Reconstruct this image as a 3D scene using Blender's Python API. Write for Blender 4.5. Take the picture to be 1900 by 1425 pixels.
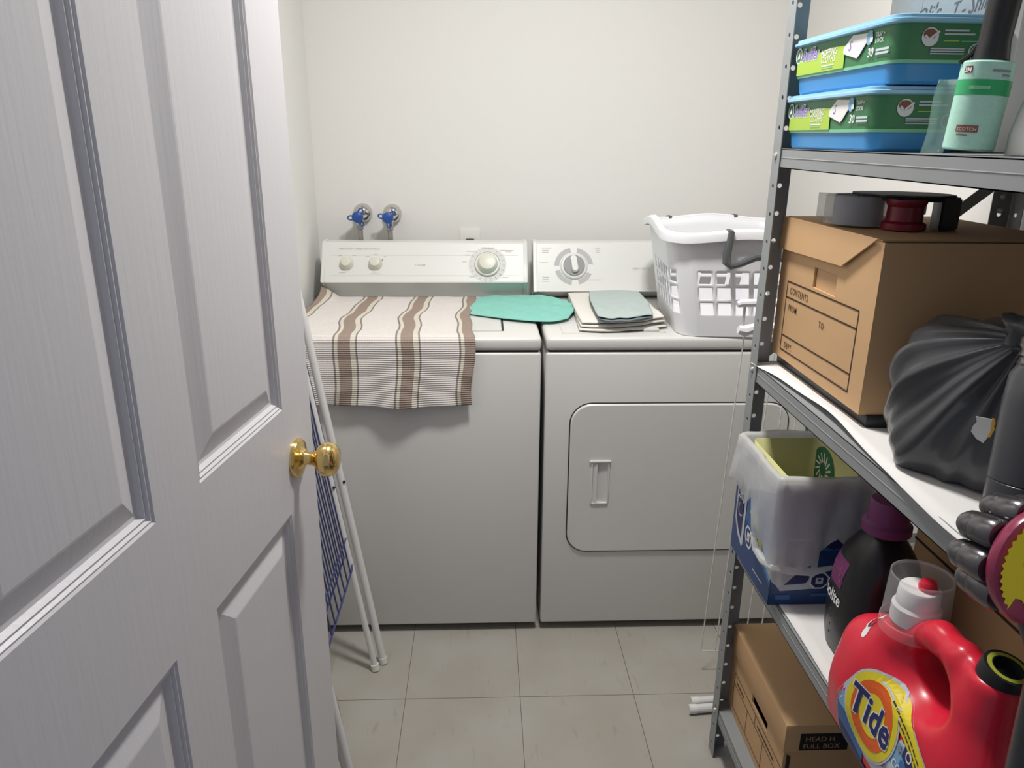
import bpy, bmesh, math, random
import numpy as np
from mathutils import Vector, Matrix
from mathutils.bvhtree import BVHTree

for o in list(bpy.data.objects):
    bpy.data.objects.remove(o, do_unlink=True)
scene = bpy.context.scene
COL = scene.collection
random.seed(7)

# ------------------------------------------------------------------ camera
F_PX, PITCH, YAW, ROLL, CAM_H = 1407.43, .3149, .0392, .0075, 1.4214
fwd = Vector((math.sin(YAW)*math.cos(PITCH), math.cos(YAW)*math.cos(PITCH), -math.sin(PITCH)))
rgt = Vector((math.cos(YAW), -math.sin(YAW), 0))
upv = rgt.cross(fwd)
r2 = rgt*math.cos(ROLL)+upv*math.sin(ROLL)
u2 = -rgt*math.sin(ROLL)+upv*math.cos(ROLL)
cam_data = bpy.data.cameras.new('camera')
cam_data.sensor_width = 36
cam_data.lens = F_PX/1900*36
cam_data.clip_start = .02
cam = bpy.data.objects.new('camera', cam_data)
M = Matrix.Identity(4)
for i, a in enumerate((r2, u2, -fwd)):
    for j in range(3):
        M[j][i] = a[j]
M.translation = (0, 0, CAM_H)
cam.matrix_world = M
COL.objects.link(cam)
scene.camera = cam

# ------------------------------------------------------------------ world, lights, exposure
LAMP = Vector((.20, 1.42, 2.36))
world = bpy.data.worlds.new('hall_daylight')
scene.world = world
world.use_nodes = True
wb = world.node_tree.nodes['Background']
wb.inputs[0].default_value = (.66, .76, 1.0, 1)
wb.inputs[1].default_value = .22
ld = bpy.data.lights.new('ceiling_lamp_light', 'AREA')
ld.shape = 'DISK'
ld.size = .22
ld.energy = 17
ld.color = (1.0, .975, .945)
lo = bpy.data.objects.new('ceiling_lamp_light', ld)
lo.location = LAMP
COL.objects.link(lo)
vs = scene.view_settings
vs.view_transform = 'Standard'
vs.look = 'None'
vs.exposure = 0.44
vs.gamma = 1
vs.use_curve_mapping = False

# ------------------------------------------------------------------ materials
MATS = {}
def mat(name, col, rough=.5, metal=0., var=0., vscale=30., bump=0., bscale=200., coat=0., trans=0., ior=1.45, alpha=1., spec=.5, stretch=None):
    if name in MATS:
        return MATS[name]
    m = bpy.data.materials.new(name)
    m.use_nodes = True
    nt = m.node_tree
    b = nt.nodes['Principled BSDF']
    b.inputs['Base Color'].default_value = (*col, 1)
    b.inputs['Roughness'].default_value = rough
    b.inputs['Metallic'].default_value = metal
    b.inputs['Coat Weight'].default_value = coat
    b.inputs['Transmission Weight'].default_value = trans
    b.inputs['IOR'].default_value = ior
    b.inputs['Alpha'].default_value = alpha
    b.inputs['Specular IOR Level'].default_value = spec
    tc = nt.nodes.new('ShaderNodeTexCoord')
    src = tc.outputs['Object']
    if stretch:
        mp = nt.nodes.new('ShaderNodeMapping')
        mp.inputs['Scale'].default_value = stretch
        nt.links.new(src, mp.inputs['Vector'])
        src = mp.outputs['Vector']
    if var > 0:
        n = nt.nodes.new('ShaderNodeTexNoise')
        n.inputs['Scale'].default_value = vscale
        n.inputs['Detail'].default_value = 4
        nt.links.new(src, n.inputs['Vector'])
        mx = nt.nodes.new('ShaderNodeMix')
        mx.data_type = 'RGBA'
        mx.inputs['A'].default_value = (*[max(0, c*(1-var)) for c in col], 1)
        mx.inputs['B'].default_value = (*[min(1, c*(1+var)) for c in col], 1)
        nt.links.new(n.outputs['Fac'], mx.inputs['Factor'])
        nt.links.new(mx.outputs['Result'], b.inputs['Base Color'])
    if bump > 0:
        n2 = nt.nodes.new('ShaderNodeTexNoise')
        n2.inputs['Scale'].default_value = bscale
        n2.inputs['Detail'].default_value = 3
        nt.links.new(src, n2.inputs['Vector'])
        bp = nt.nodes.new('ShaderNodeBump')
        bp.inputs['Strength'].default_value = bump
        bp.inputs['Distance'].default_value = .002
        nt.links.new(n2.outputs['Fac'], bp.inputs['Height'])
        nt.links.new(bp.outputs['Normal'], b.inputs['Normal'])
    MATS[name] = m
    return m

def floor_tile_material():
    m = mat('vinyl_tile', (.60, .57, .50), .42, bump=.05, bscale=90)
    nt = m.node_tree
    b = nt.nodes['Principled BSDF']
    g = nt.nodes.new('ShaderNodeNewGeometry')
    n1 = nt.nodes.new('ShaderNodeTexNoise'); n1.inputs['Scale'].default_value = 5; n1.inputs['Detail'].default_value = 6
    n2 = nt.nodes.new('ShaderNodeTexNoise'); n2.inputs['Scale'].default_value = 45; n2.inputs['Detail'].default_value = 5
    mp = nt.nodes.new('ShaderNodeMapping'); mp.inputs['Scale'].default_value = (1, .28, 1)
    nt.links.new(g.outputs['Position'], n1.inputs['Vector'])
    nt.links.new(g.outputs['Position'], mp.inputs['Vector'])
    nt.links.new(mp.outputs['Vector'], n2.inputs['Vector'])
    r1 = nt.nodes.new('ShaderNodeValToRGB')
    r1.color_ramp.elements[0].position = .35; r1.color_ramp.elements[0].color = (.385, .36, .315, 1)
    r1.color_ramp.elements[1].position = .65; r1.color_ramp.elements[1].color = (.43, .41, .37, 1)
    nt.links.new(n1.outputs['Fac'], r1.inputs['Fac'])
    r2_ = nt.nodes.new('ShaderNodeValToRGB')
    r2_.color_ramp.elements[0].position = .62; r2_.color_ramp.elements[0].color = (0, 0, 0, 1)
    r2_.color_ramp.elements[1].position = .80; r2_.color_ramp.elements[1].color = (.55, .55, .55, 1)
    nt.links.new(n2.outputs['Fac'], r2_.inputs['Fac'])
    mx = nt.nodes.new('ShaderNodeMix'); mx.data_type = 'RGBA'
    nt.links.new(r2_.outputs['Color'], mx.inputs['Factor'])
    nt.links.new(r1.outputs['Color'], mx.inputs['A'])
    mx.inputs['B'].default_value = (.25, .205, .165, 1)
    nt.links.new(mx.outputs['Result'], b.inputs['Base Color'])
    return m

def towel_material(x_off):
    """striped waffle towel; UV = metres across / metres along"""
    m = bpy.data.materials.new('striped_waffle_cotton'); m.use_nodes = True
    nt = m.node_tree; b = nt.nodes['Principled BSDF']
    b.inputs['Roughness'].default_value = .95
    b.inputs['Specular IOR Level'].default_value = .1
    uv = nt.nodes.new('ShaderNodeUVMap'); uv.uv_map = 'UVMap'
    sp = nt.nodes.new('ShaderNodeSeparateXYZ'); nt.links.new(uv.outputs['UV'], sp.inputs[0])
    def math_(op, a, bb):
        n = nt.nodes.new('ShaderNodeMath'); n.operation = op
        for i, v in enumerate((a, bb)):
            if v is None: continue
            if isinstance(v, (int, float)): n.inputs[i].default_value = v
            else: nt.links.new(v, n.inputs[i])
        return n.outputs[0]
    per = .1635
    u = math_('MODULO', math_('ADD', sp.outputs['X'], x_off), per)
    u = math_('DIVIDE', u, per)
    cr = nt.nodes.new('ShaderNodeValToRGB'); cr.color_ramp.interpolation = 'CONSTANT'
    els = cr.color_ramp.elements
    white = (.87, .83, .80, 1); brown = (.41, .325, .275, 1); cream = (.80, .77, .66, 1); dark = (.33, .28, .26, 1)
    els[0].position = 0; els[0].color = white
    els[1].position = .37; els[1].color = dark
    for p, c in ((.40, cream), (.455, brown), (.655, cream), (.735, dark), (.765, white)):
        e = els.new(p); e.color = c
    nt.links.new(u, cr.inputs['Fac'])
    # waffle ribs
    rib = math_('SINE', math_('MULTIPLY', sp.outputs['Y'], 2*math.pi/.0058), None)
    rib2 = math_('SINE', math_('MULTIPLY', sp.outputs['X'], 2*math.pi/.0065), None)
    h = math_('ADD', math_('MULTIPLY', rib, .5), math_('MULTIPLY', rib2, .12))
    bp = nt.nodes.new('ShaderNodeBump'); bp.inputs['Strength'].default_value = .9; bp.inputs['Distance'].default_value = .0016
    nt.links.new(h, bp.inputs['Height']); nt.links.new(bp.outputs['Normal'], b.inputs['Normal'])
    mx = nt.nodes.new('ShaderNodeMix'); mx.data_type = 'RGBA'; mx.blend_type = 'MULTIPLY'
    fac = math_('MULTIPLY', math_('ADD', rib, 1.0), .20)
    nt.links.new(fac, mx.inputs['Factor'])
    nt.links.new(cr.outputs['Color'], mx.inputs['A'])
    mx.inputs['B'].default_value = (.55, .50, .48, 1)
    nt.links.new(mx.outputs['Result'], b.inputs['Base Color'])
    return m

def thin_plastic(name, col, transp=.2, transl=.45, rough=.35):
    m = bpy.data.materials.new(name); m.use_nodes = True
    nt = m.node_tree; b = nt.nodes['Principled BSDF']
    b.inputs['Base Color'].default_value = (*col, 1); b.inputs['Roughness'].default_value = rough
    out = nt.nodes['Material Output']
    n = nt.nodes.new('ShaderNodeTexNoise'); n.inputs['Scale'].default_value = 14
    bp = nt.nodes.new('ShaderNodeBump'); bp.inputs['Strength'].default_value = .35; bp.inputs['Distance'].default_value = .01
    tc = nt.nodes.new('ShaderNodeTexCoord'); nt.links.new(tc.outputs['Object'], n.inputs['Vector'])
    nt.links.new(n.outputs['Fac'], bp.inputs['Height']); nt.links.new(bp.outputs['Normal'], b.inputs['Normal'])
    tl = nt.nodes.new('ShaderNodeBsdfTranslucent'); tl.inputs['Color'].default_value = (*col, 1)
    tp = nt.nodes.new('ShaderNodeBsdfTransparent')
    m1 = nt.nodes.new('ShaderNodeMixShader'); m1.inputs[0].default_value = transl
    m2 = nt.nodes.new('ShaderNodeMixShader'); m2.inputs[0].default_value = transp
    nt.links.new(b.outputs[0], m1.inputs[1]); nt.links.new(tl.outputs[0], m1.inputs[2])
    nt.links.new(m1.outputs[0], m2.inputs[1]); nt.links.new(tp.outputs[0], m2.inputs[2])
    nt.links.new(m2.outputs[0], out.inputs['Surface'])
    MATS[name] = m
    return m

def emission(name, col, s):
    m = bpy.data.materials.new(name); m.use_nodes = True
    b = m.node_tree.nodes['Principled BSDF']
    b.inputs['Base Color'].default_value = (.9, .9, .88, 1)
    b.inputs['Emission Color'].default_value = (*col, 1)
    b.inputs['Emission Strength'].default_value = s
    return m

M_wall = mat('cream_wall_paint', (.80, .79, .765), .75, bump=.12, bscale=160)
M_ceil = mat('ceiling_paint', (.82, .81, .78), .8, bump=.1, bscale=120)
M_sub = mat('tile_joint', (.22, .19, .16), .9, var=.2)
M_tile = floor_tile_material()
M_door = mat('painted_door_white', (.65, .635, .655), .38, bump=.20, bscale=110, stretch=(1, 1, .07))
M_brass = mat('polished_brass', (.83, .60, .24), .16, 1.0, var=.05)
M_appl = mat('appliance_enamel', (.71, .705, .68), .32, coat=.2, bump=.03, bscale=400)
M_applp = mat('appliance_console_plastic', (.73, .735, .71), .38)
M_seam = mat('dark_seam', (.035, .033, .03), .8)
M_strip = mat('console_strip_grey', (.66, .67, .64), .5)  # even light grey, a little darker than the console plastic
M_print = mat('faint_grey_print', (.50, .50, .49), .6)
M_knob = mat('ivory_knob', (.68, .67, .58), .35)
M_dialgrey = mat('dial_grey', (.26, .26, .26), .4)
M_arc = mat('dial_arc_grey', (.46, .46, .47), .5)
M_teal = mat('teal_microfibre', (.27, .62, .53), .95, var=.08, vscale=40, bump=.6, bscale=500, spec=.1)
M_white_cloth = mat('white_cotton', (.80, .77, .72), .95, bump=.5, bscale=350, spec=.1)
M_greycloth = mat('grey_green_microfibre', (.47, .55, .53), .95, var=.06, bump=.5, bscale=450, spec=.1)
M_dkgreycloth = mat('slate_cloth_underside', (.20, .25, .28), .95, spec=.1)
M_basket = mat('white_basket_plastic', (.86, .86, .89), .4)
M_handle = mat('charcoal_plastic', (.10, .105, .11), .4)
M_chrome = mat('chrome', (.62, .60, .58), .10, 1.0)
M_blue_h = mat('blue_valve_handle', (.02, .08, .32), .4)
M_hose = mat('braided_hose', (.36, .35, .34), .4, .6, var=.3, vscale=500)
M_outlet = mat('outlet_plastic', (.80, .79, .75), .4)
M_black = mat('black_plastic', (.018, .018, .02), .4)
M_tube = mat('white_powder_coat', (.74, .73, .72), .35)
M_wireblue = mat('blue_coated_wire', (.045, .055, .17), .4)
M_steel = mat('grey_painted_steel', (.285, .30, .305), .42, var=.05, vscale=8)
M_bolt = mat('zinc_bolt', (.65, .65, .63), .3, .9)
M_card = mat('kraft_cardboard', (.60, .375, .195), .8, var=.05, vscale=14, bump=.08, bscale=120)
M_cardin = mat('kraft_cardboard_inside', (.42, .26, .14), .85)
M_ink = mat('brown_black_ink', (.05, .03, .02), .8)
M_inkblack = mat('black_ink', (.012, .011, .01), .7)
M_paper = mat('white_liner_paper', (.78, .76, .74), .8, bump=.15, bscale=250)
M_trashbag = mat('charcoal_bag_film', (.055, .057, .062), .25, bump=.15, bscale=40)
M_bagfilm = thin_plastic('white_bag_film', (.84, .84, .83), .22, .40)
M_clear = thin_plastic('clear_cap_plastic', (.86, .86, .88), .80, .2, .12)
M_tape = thin_plastic('clear_tape', (.62, .60, .56), .60, .3, .2)
M_lidblue = mat('pale_blue_lid', (.30, .58, .80), .22, coat=.3)
M_tubblue = mat('bright_blue_tub', (.045, .27, .60), .3)
M_green = mat('label_green', (.05, .20, .085), .4)
M_lime = mat('label_lime', (.40, .58, .07), .4)
M_mint = mat('label_mint', (.22, .58, .34), .4)
M_whiteink = mat('white_ink', (.80, .80, .80), .5)
M_purpleink = mat('purple_ink', (.22, .16, .52), .5)
M_red = mat('red_bottle_plastic', (.72, .018, .045), .3, coat=.15)
M_yellow = mat('yellow_print', (.80, .66, .03), .45)
M_orange = mat('orange_print', (.80, .13, .02), .45)
M_navy = mat('navy_print', (.02, .025, .12), .45)
M_midblue = mat('mid_blue_print', (.05, .16, .40), .45)
M_skyblue = mat('sky_blue_print', (.22, .42, .62), .45)
M_silver = mat('silver_print', (.56, .60, .66), .4)
M_magenta = mat('crimson_translucent_plastic', (.30, .035, .085), .25)
M_purple = mat('purple_cap', (.16, .03, .12), .45)
M_bottleblack = mat('black_bottle_plastic', (.012, .012, .014), .28)
M_dkgrey = mat('dark_grey_plastic', (.048, .050, .057), .3)
M_gunmetal = mat('gunmetal_gloss', (.15, .145, .155), .2, .8)
M_blackgreen = mat('yellow_green_ring', (.40, .42, .05), .4)
M_cartonblue = mat('navy_carton', (.02, .06, .19), .35)
M_yellowbag = mat('pale_yellow_paper', (.62, .60, .28), .7, var=.08, vscale=20)
M_emblem = mat('dark_green_emblem', (.03, .17, .09), .6)
M_rollgreen = mat('mint_roll_cover', (.42, .72, .60), .35, var=.12, vscale=160)
M_rollband = mat('green_band_print', (.03, .40, .14), .4)
M_whitebottle = mat('white_pouch', (.66, .65, .62), .5, var=.04, vscale=10)
M_whitecard = mat('white_carton', (.78, .77, .75), .6)
M_pencil = mat('grey_handwriting', (.28, .28, .29), .8)
M_darkred = mat('dark_red_hub', (.20, .012, .025), .3)
M_tag = mat('torn_tag_paper', (.75, .75, .74), .7)
M_orangeedge = mat('orange_tag_edge', (.75, .42, .06), .6)
M_brownmark = mat('brown_print', (.25, .10, .06), .6)
M_lamp = emission('lamp_glass', (1.0, .945, .85), 2.0)

# ------------------------------------------------------------------ mesh helpers
class B:
    def __init__(self):
        self.bm = bmesh.new()
    def box(self, a, b, bev=0., seg=2):
        bm = self.bm
        x0, y0, z0 = a; x1, y1, z1 = b
        vs_ = [bm.verts.new(p) for p in ((x0,y0,z0),(x1,y0,z0),(x1,y1,z0),(x0,y1,z0),(x0,y0,z1),(x1,y0,z1),(x1,y1,z1),(x0,y1,z1))]
        fs = [bm.faces.new([vs_[i] for i in q]) for q in ((0,3,2,1),(4,5,6,7),(0,1,5,4),(1,2,6,5),(2,3,7,6),(3,0,4,7))]
        if bev > 0:
            es = list({e for f in fs for e in f.edges})
            bmesh.ops.bevel(bm, geom=es, offset=bev, segments=seg, profile=.5, affect='EDGES')
        return self
    def prism(self, poly, ax, lo, hi):
        """poly = 2D points in the two axes other than ax (cyclic order y,z / x,z / x,y)"""
        def P(p, t):
            return {'x': (t, p[0], p[1]), 'y': (p[0], t, p[1]), 'z': (p[0], p[1], t)}[ax]
        a = [self.bm.verts.new(P(p, lo)) for p in poly]
        b = [self.bm.verts.new(P(p, hi)) for p in poly]
        n = len(poly)
        for i in range(n):
            self.bm.faces.new((a[i], a[(i+1) % n], b[(i+1) % n], b[i]))
        self.bm.faces.new(a[::-1]); self.bm.faces.new(b)
        return self
    def loft(self, rings, cap0=True, cap1=True, closed=True):
        rows = [[self.bm.verts.new(p) for p in r] for r in rings]
        n = len(rows[0])
        for r, s in zip(rows, rows[1:]):
            for i in range(n if closed else n-1):
                self.bm.faces.new((r[i], r[(i+1) % n], s[(i+1) % n], s[i]))
        if cap0: self.bm.faces.new(rows[0][::-1])
        if cap1: self.bm.faces.new(rows[-1])
        return self
    def lathe(self, prof, o, axis, seg=28, cap0=True, cap1=True):
        """prof = (radius, distance along axis)"""
        o = Vector(o); ax = Vector(axis).normalized()
        h = Vector((0, 0, 1)) if abs(ax.z) < .9 else Vector((1, 0, 0))
        e1 = ax.cross(h).normalized(); e2 = ax.cross(e1)
        rings = [[o+ax*d+(e1*math.cos(2*math.pi*i/seg)+e2*math.sin(2*math.pi*i/seg))*max(r, 1e-5) for i in range(seg)] for r, d in prof]
        return self.loft(rings, cap0, cap1)
    def cyl(self, a, b, r, r1=None, seg=16):
        a = Vector(a); b = Vector(b)
        return self.lathe([(r, 0), (r if r1 is None else r1, (b-a).length)], a, b-a, seg)
    def tube(self, pts, r, seg=8):
        pts = [Vector(p) for p in pts]
        rings = []
        t0 = (pts[1]-pts[0]).normalized()
        h = Vector((0, 0, 1)) if abs(t0.z) < .9 else Vector((1, 0, 0))
        e1 = t0.cross(h).normalized()
        for i, p in enumerate(pts):
            t = (pts[min(i+1, len(pts)-1)]-pts[max(i-1, 0)]).normalized()
            e1 = (e1-t*e1.dot(t)).normalized()
            e2 = t.cross(e1)
            rr = r[i] if isinstance(r, (list, tuple)) else r
            rings.append([p+(e1*math.cos(2*math.pi*k/seg)+e2*math.sin(2*math.pi*k/seg))*rr for k in range(seg)])
        return self.loft(rings)
    def grid(self, fn, nu, nv, uvfn=None):
        rows = [[self.bm.verts.new(fn(i/nu, j/nv)) for i in range(nu+1)] for j in range(nv+1)]
        if uvfn: lay = (self.bm.loops.layers.uv.get('UVMap') or self.bm.loops.layers.uv.new('UVMap'))
        for j in range(nv):
            for i in range(nu):
                f = self.bm.faces.new((rows[j][i], rows[j][i+1], rows[j+1][i+1], rows[j+1][i]))
                if uvfn:
                    for l, (a, b) in zip(f.loops, ((i, j), (i+1, j), (i+1, j+1), (i, j+1))):
                        l[lay].uv = uvfn(a/nu, b/nv)
        return self
    def poly(self, pts):
        self.bm.faces.new([self.bm.verts.new(p) for p in pts]); return self
    def mesh(self, name, m, smooth=True, recalc=True, angle=35):
        if recalc: bmesh.ops.recalc_face_normals(self.bm, faces=self.bm.faces)
        me = bpy.data.meshes.new(name)
        self.bm.to_mesh(me); self.bm.free()
        for mm in (m if isinstance(m, (list, tuple)) else [m]):
            me.materials.append(mm)
        if smooth:
            me.polygons.foreach_set('use_smooth', [True]*len(me.polygons))
            try: me.set_sharp_from_angle(angle=math.radians(angle))
            except Exception: pass
        return me
    def build(self, name, m, parent=None, smooth=True, recalc=True, angle=35):
        return link(name, self.mesh(name, m, smooth, recalc, angle), parent)

def link(name, me, parent=None, mw=None):
    o = bpy.data.objects.new(name, me)
    COL.objects.link(o)
    if parent:
        o.parent = parent
        o.matrix_parent_inverse = abs_matrix(parent).inverted()
    if mw is not None:
        o.matrix_basis = mw
    return o

def abs_matrix(o):
    m = o.matrix_basis.copy()
    if o.parent:
        m = abs_matrix(o.parent) @ o.matrix_parent_inverse @ m
    return m

def tag(o, label=None, cat=None, group=None, kind=None):
    if label: o['label'] = label
    if cat: o['category'] = cat
    if group: o['group'] = group
    if kind: o['kind'] = kind
    return o

def thing(name, label, cat, loc=(0, 0, 0), group=None):
    o = bpy.data.objects.new(name, None)
    o.empty_display_size = .05
    o.location = loc
    COL.objects.link(o)
    return tag(o, label, cat, group)

def solid(o, t, off=0.):
    md = o.modifiers.new('thickness', 'SOLIDIFY'); md.thickness = t; md.offset = off
    return o

def rrect(cx, cy, hx, hy, r, n=6):
    """rounded rectangle loop in 2D, 4*(n+1) points"""
    pts = []
    r = min(r, hx, hy)
    for sx, sy, a0 in ((1, 1, 0), (-1, 1, 90), (-1, -1, 180), (1, -1, 270)):
        for k in range(n+1):
            a = math.radians(a0+90*k/n)
            pts.append((cx+sx*(hx-r)+r*math.cos(a), cy+sy*(hy-r)+r*math.sin(a)))
    return pts

def smoothnoise(x, y, s=0):
    return (math.sin(x*3.1+s)+math.sin(y*4.3+1.7*s+x*1.3)+math.sin((x+y)*5.7+.6*s)+.6*math.sin(x*9.1-y*7.7+s*2.1))/3.6

_text_cache = {}
def text2d(s, size, bold=0., shear=0., spacing=1.):
    key = (s, size, bold, shear, spacing)
    if key in _text_cache: return _text_cache[key]
    c = bpy.data.curves.new('lettering', 'FONT')
    c.body = s; c.size = size; c.offset = bold*size; c.shear = shear; c.space_character = spacing
    c.resolution_u = 2
    o = bpy.data.objects.new('lettering', c)
    COL.objects.link(o)
    bpy.context.view_layer.update()
    me = bpy.data.meshes.new_from_object(o)
    vs_ = [(v.co.x, v.co.y) for v in me.vertices]
    fs = [list(p.vertices) for p in me.polygons]
    bpy.data.objects.remove(o, do_unlink=True); bpy.data.curves.remove(c); bpy.data.meshes.remove(me)
    _text_cache[key] = (vs_, fs)
    return vs_, fs

class Print:
    """flat print on a face: origin, right, up, outward normal"""
    def __init__(self, o, R, U, N, fmap=None):
        self.o = Vector(o); self.R = Vector(R).normalized(); self.U = Vector(U).normalized(); self.N = Vector(N).normalized()
        self.layers = {}; self.fmap = fmap
    def P(self, x, y, lift):
        if self.fmap: return self.fmap(x, y, lift)
        return self.o+self.R*x+self.U*y+self.N*lift
    def _b(self, m, name):
        return self.layers.setdefault((m.name, name), (B(), m))[0]
    def poly(self, m, pts, lift=.0006, name='printed_panel'):
        b = self._b(m, name)
        b.bm.faces.new([b.bm.verts.new(self.P(x, y, lift)) for x, y in pts]); return self
    def rect(self, m, x0, y0, x1, y1, lift=.0006, name='printed_panel'):
        return self.poly(m, [(x0, y0), (x1, y0), (x1, y1), (x0, y1)], lift, name)
    def line(self, m, a, b, w, lift=.0009, name='printed_line'):
        d = Vector((b[0]-a[0], b[1]-a[1])); n = Vector((-d.y, d.x)).normalized()*w/2
        return self.poly(m, [(a[0]+n.x, a[1]+n.y), (a[0]-n.x, a[1]-n.y), (b[0]-n.x, b[1]-n.y), (b[0]+n.x, b[1]+n.y)], lift, name)
    def ell(self, m, cx, cy, rx, ry, lift=.0006, n=32, rot=0., name='printed_panel', ring=None, rings=1):
        b = self._b(m, name)
        def E(k, f):
            a = 2*math.pi*k/n
            x, y = rx*f*math.cos(a), ry*f*math.sin(a)
            return self.P(cx+x*math.cos(rot)-y*math.sin(rot), cy+x*math.sin(rot)+y*math.cos(rot), lift)
        if ring is None:
            fr = [1-i/max(rings, 1) for i in range(rings)]
            loops = [[b.bm.verts.new(E(k, f)) for k in range(n)] for f in fr]
            for r, s in zip(loops, loops[1:]):
                for k in range(n): b.bm.faces.new((r[k], r[(k+1) % n], s[(k+1) % n], s[k]))
            b.bm.faces.new(loops[-1])
        else:
            r = [b.bm.verts.new(E(k, 1)) for k in range(n)]; s = [b.bm.verts.new(E(k, ring)) for k in range(n)]
            for k in range(n): b.bm.faces.new((r[k], r[(k+1) % n], s[(k+1) % n], s[k]))
        return self
    def text(self, m, s, x, y, size, bold=0., shear=0., rot=0., lift=.0010, align='l', spacing=1., sx=1., name='printed_lettering'):
        v, f = text2d(s, size, bold, shear, spacing)
        b = self._b(m, name)
        w = max(p[0] for p in v)*sx if v else 0
        ox = {'l': 0, 'c': -w/2, 'r': -w}[align]
        c, sn = math.cos(rot), math.sin(rot)
        vv = []
        for px, py in v:
            px = px*sx+ox
            vv.append(b.bm.verts.new(self.P(x+px*c-py*sn, y+px*sn+py*c, lift)))
        for q in f:
            try: b.bm.faces.new([vv[i] for i in q])
            except ValueError: pass
        return self
    def build(self, parent):
        for (mn, name), (b, m) in self.layers.items():
            bmesh.ops.recalc_face_normals(b.bm, faces=b.bm.faces)
            o = b.build(name, m, parent, smooth=False, recalc=False)
            o['kind'] = 'stuff'

def gridpoly(p, m, x0, y0, x1, y1, lift, n=6, name='printed_panel'):
    for i in range(n):
        for j in range(n):
            p.rect(m, x0+(x1-x0)*i/n, y0+(y1-y0)*j/n, x0+(x1-x0)*(i+1)/n, y0+(y1-y0)*(j+1)/n, lift, name)

def surface_nets(fn, lo, hi, res):
    """closed mesh of the zero level of fn(X,Y,Z) (negative inside)"""
    n = [max(4, int(round((h-l)/res))) for l, h in zip(lo, hi)]
    ax = [np.linspace(l, h, k+1) for l, h, k in zip(lo, hi, n)]
    X, Y, Z = np.meshgrid(*ax, indexing='ij')
    V = fn(X, Y, Z)
    P = np.stack([X, Y, Z], -1)
    acc = np.zeros(tuple(k for k in n)+(3,)); cnt = np.zeros(tuple(n))
    corners = [(i, j, k) for i in (0, 1) for j in (0, 1) for k in (0, 1)]
    def sl(c): return tuple(slice(c[d], n[d]+c[d]) for d in range(3))
    for a in corners:
        for d in range(3):
            if a[d] == 0:
                b = list(a); b[d] = 1
                va, vb = V[sl(a)], V[sl(tuple(b))]
                cr = (va < 0) != (vb < 0)
                t = np.where(cr, va/np.where(cr, va-vb, 1), 0)
                p = P[sl(a)]+(P[sl(tuple(b))]-P[sl(a)])*t[..., None]
                acc += np.where(cr[..., None], p, 0); cnt += cr
    act = cnt > 0
    idx = -np.ones(tuple(n), int); idx[act] = np.arange(act.sum())
    verts = acc[act]/cnt[act][:, None]
    faces = []
    for d in range(3):
        e1, e2 = [(1, 2), (2, 0), (0, 1)][d]
        s0 = [slice(None)]*3; s1 = [slice(None)]*3
        s0[d] = slice(0, n[d]); s1[d] = slice(1, n[d]+1)
        a, b = V[tuple(s0)], V[tuple(s1)]
        cr = (a < 0) != (b < 0)
        I = np.argwhere(cr)
        ok = (I[:, e1] > 0) & (I[:, e1] < n[e1]) & (I[:, e2] > 0) & (I[:, e2] < n[e2])
        I = I[ok]
        q = []
        for o1, o2 in ((-1, -1), (0, -1), (0, 0), (-1, 0)):
            J = I.copy(); J[:, e1] += o1; J[:, e2] += o2
            q.append(idx[J[:, 0], J[:, 1], J[:, 2]])
        q = np.stack(q, 1)
        flip = a[I[:, 0], I[:, 1], I[:, 2]] >= 0
        q[flip] = q[flip][:, ::-1]
        faces.append(q)
    return verts, np.concatenate(faces)

def sdf_object(name, fn, lo, hi, res, m, parent=None, relax=2):
    v, f = surface_nets(fn, lo, hi, res)
    me = bpy.data.meshes.new(name)
    me.from_pydata(v.tolist(), [], f.tolist())
    bm = bmesh.new(); bm.from_mesh(me)
    for _ in range(relax):
        bmesh.ops.smooth_vert(bm, verts=bm.verts, factor=.5, use_axis_x=True, use_axis_y=True, use_axis_z=True)
    bmesh.ops.recalc_face_normals(bm, faces=bm.faces)
    bm.to_mesh(me); bm.free()
    me.materials.append(m)
    me.polygons.foreach_set('use_smooth', [True]*len(me.polygons))
    return link(name, me, parent)

def sd_rbox(X, Y, Z, c, h, r):
    qx = np.abs(X-c[0])-h[0]+r; qy = np.abs(Y-c[1])-h[1]+r; qz = np.abs(Z-c[2])-h[2]+r
    return np.sqrt(np.maximum(qx, 0)**2+np.maximum(qy, 0)**2+np.maximum(qz, 0)**2)+np.minimum(np.maximum(qx, np.maximum(qy, qz)), 0)-r
def sd_seg(X, Y, Z, a, b, r0, r1=None):
    a = np.array(a); b = np.array(b); d = b-a
    t = np.clip(((X-a[0])*d[0]+(Y-a[1])*d[1]+(Z-a[2])*d[2])/(d@d), 0, 1)
    r1 = r0 if r1 is None else r1
    return np.sqrt((X-a[0]-d[0]*t)**2+(Y-a[1]-d[1]*t)**2+(Z-a[2]-d[2]*t)**2)-(r0+(r1-r0)*t)
def smin(a, b, k):
    h = np.clip(.5+.5*(b-a)/k, 0, 1)
    return b*(1-h)+a*h-k*h*(1-h)
def smax(a, b, k): return -smin(-a, -b, k)

# ================================================================== THE ROOM
XL, XR, YB, YF, ZC = -.565, 1.055, 2.66, .37, 2.42
DOOR_X0, DOOR_X1, DOOR_Z = -.44, .475, 2.06

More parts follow.
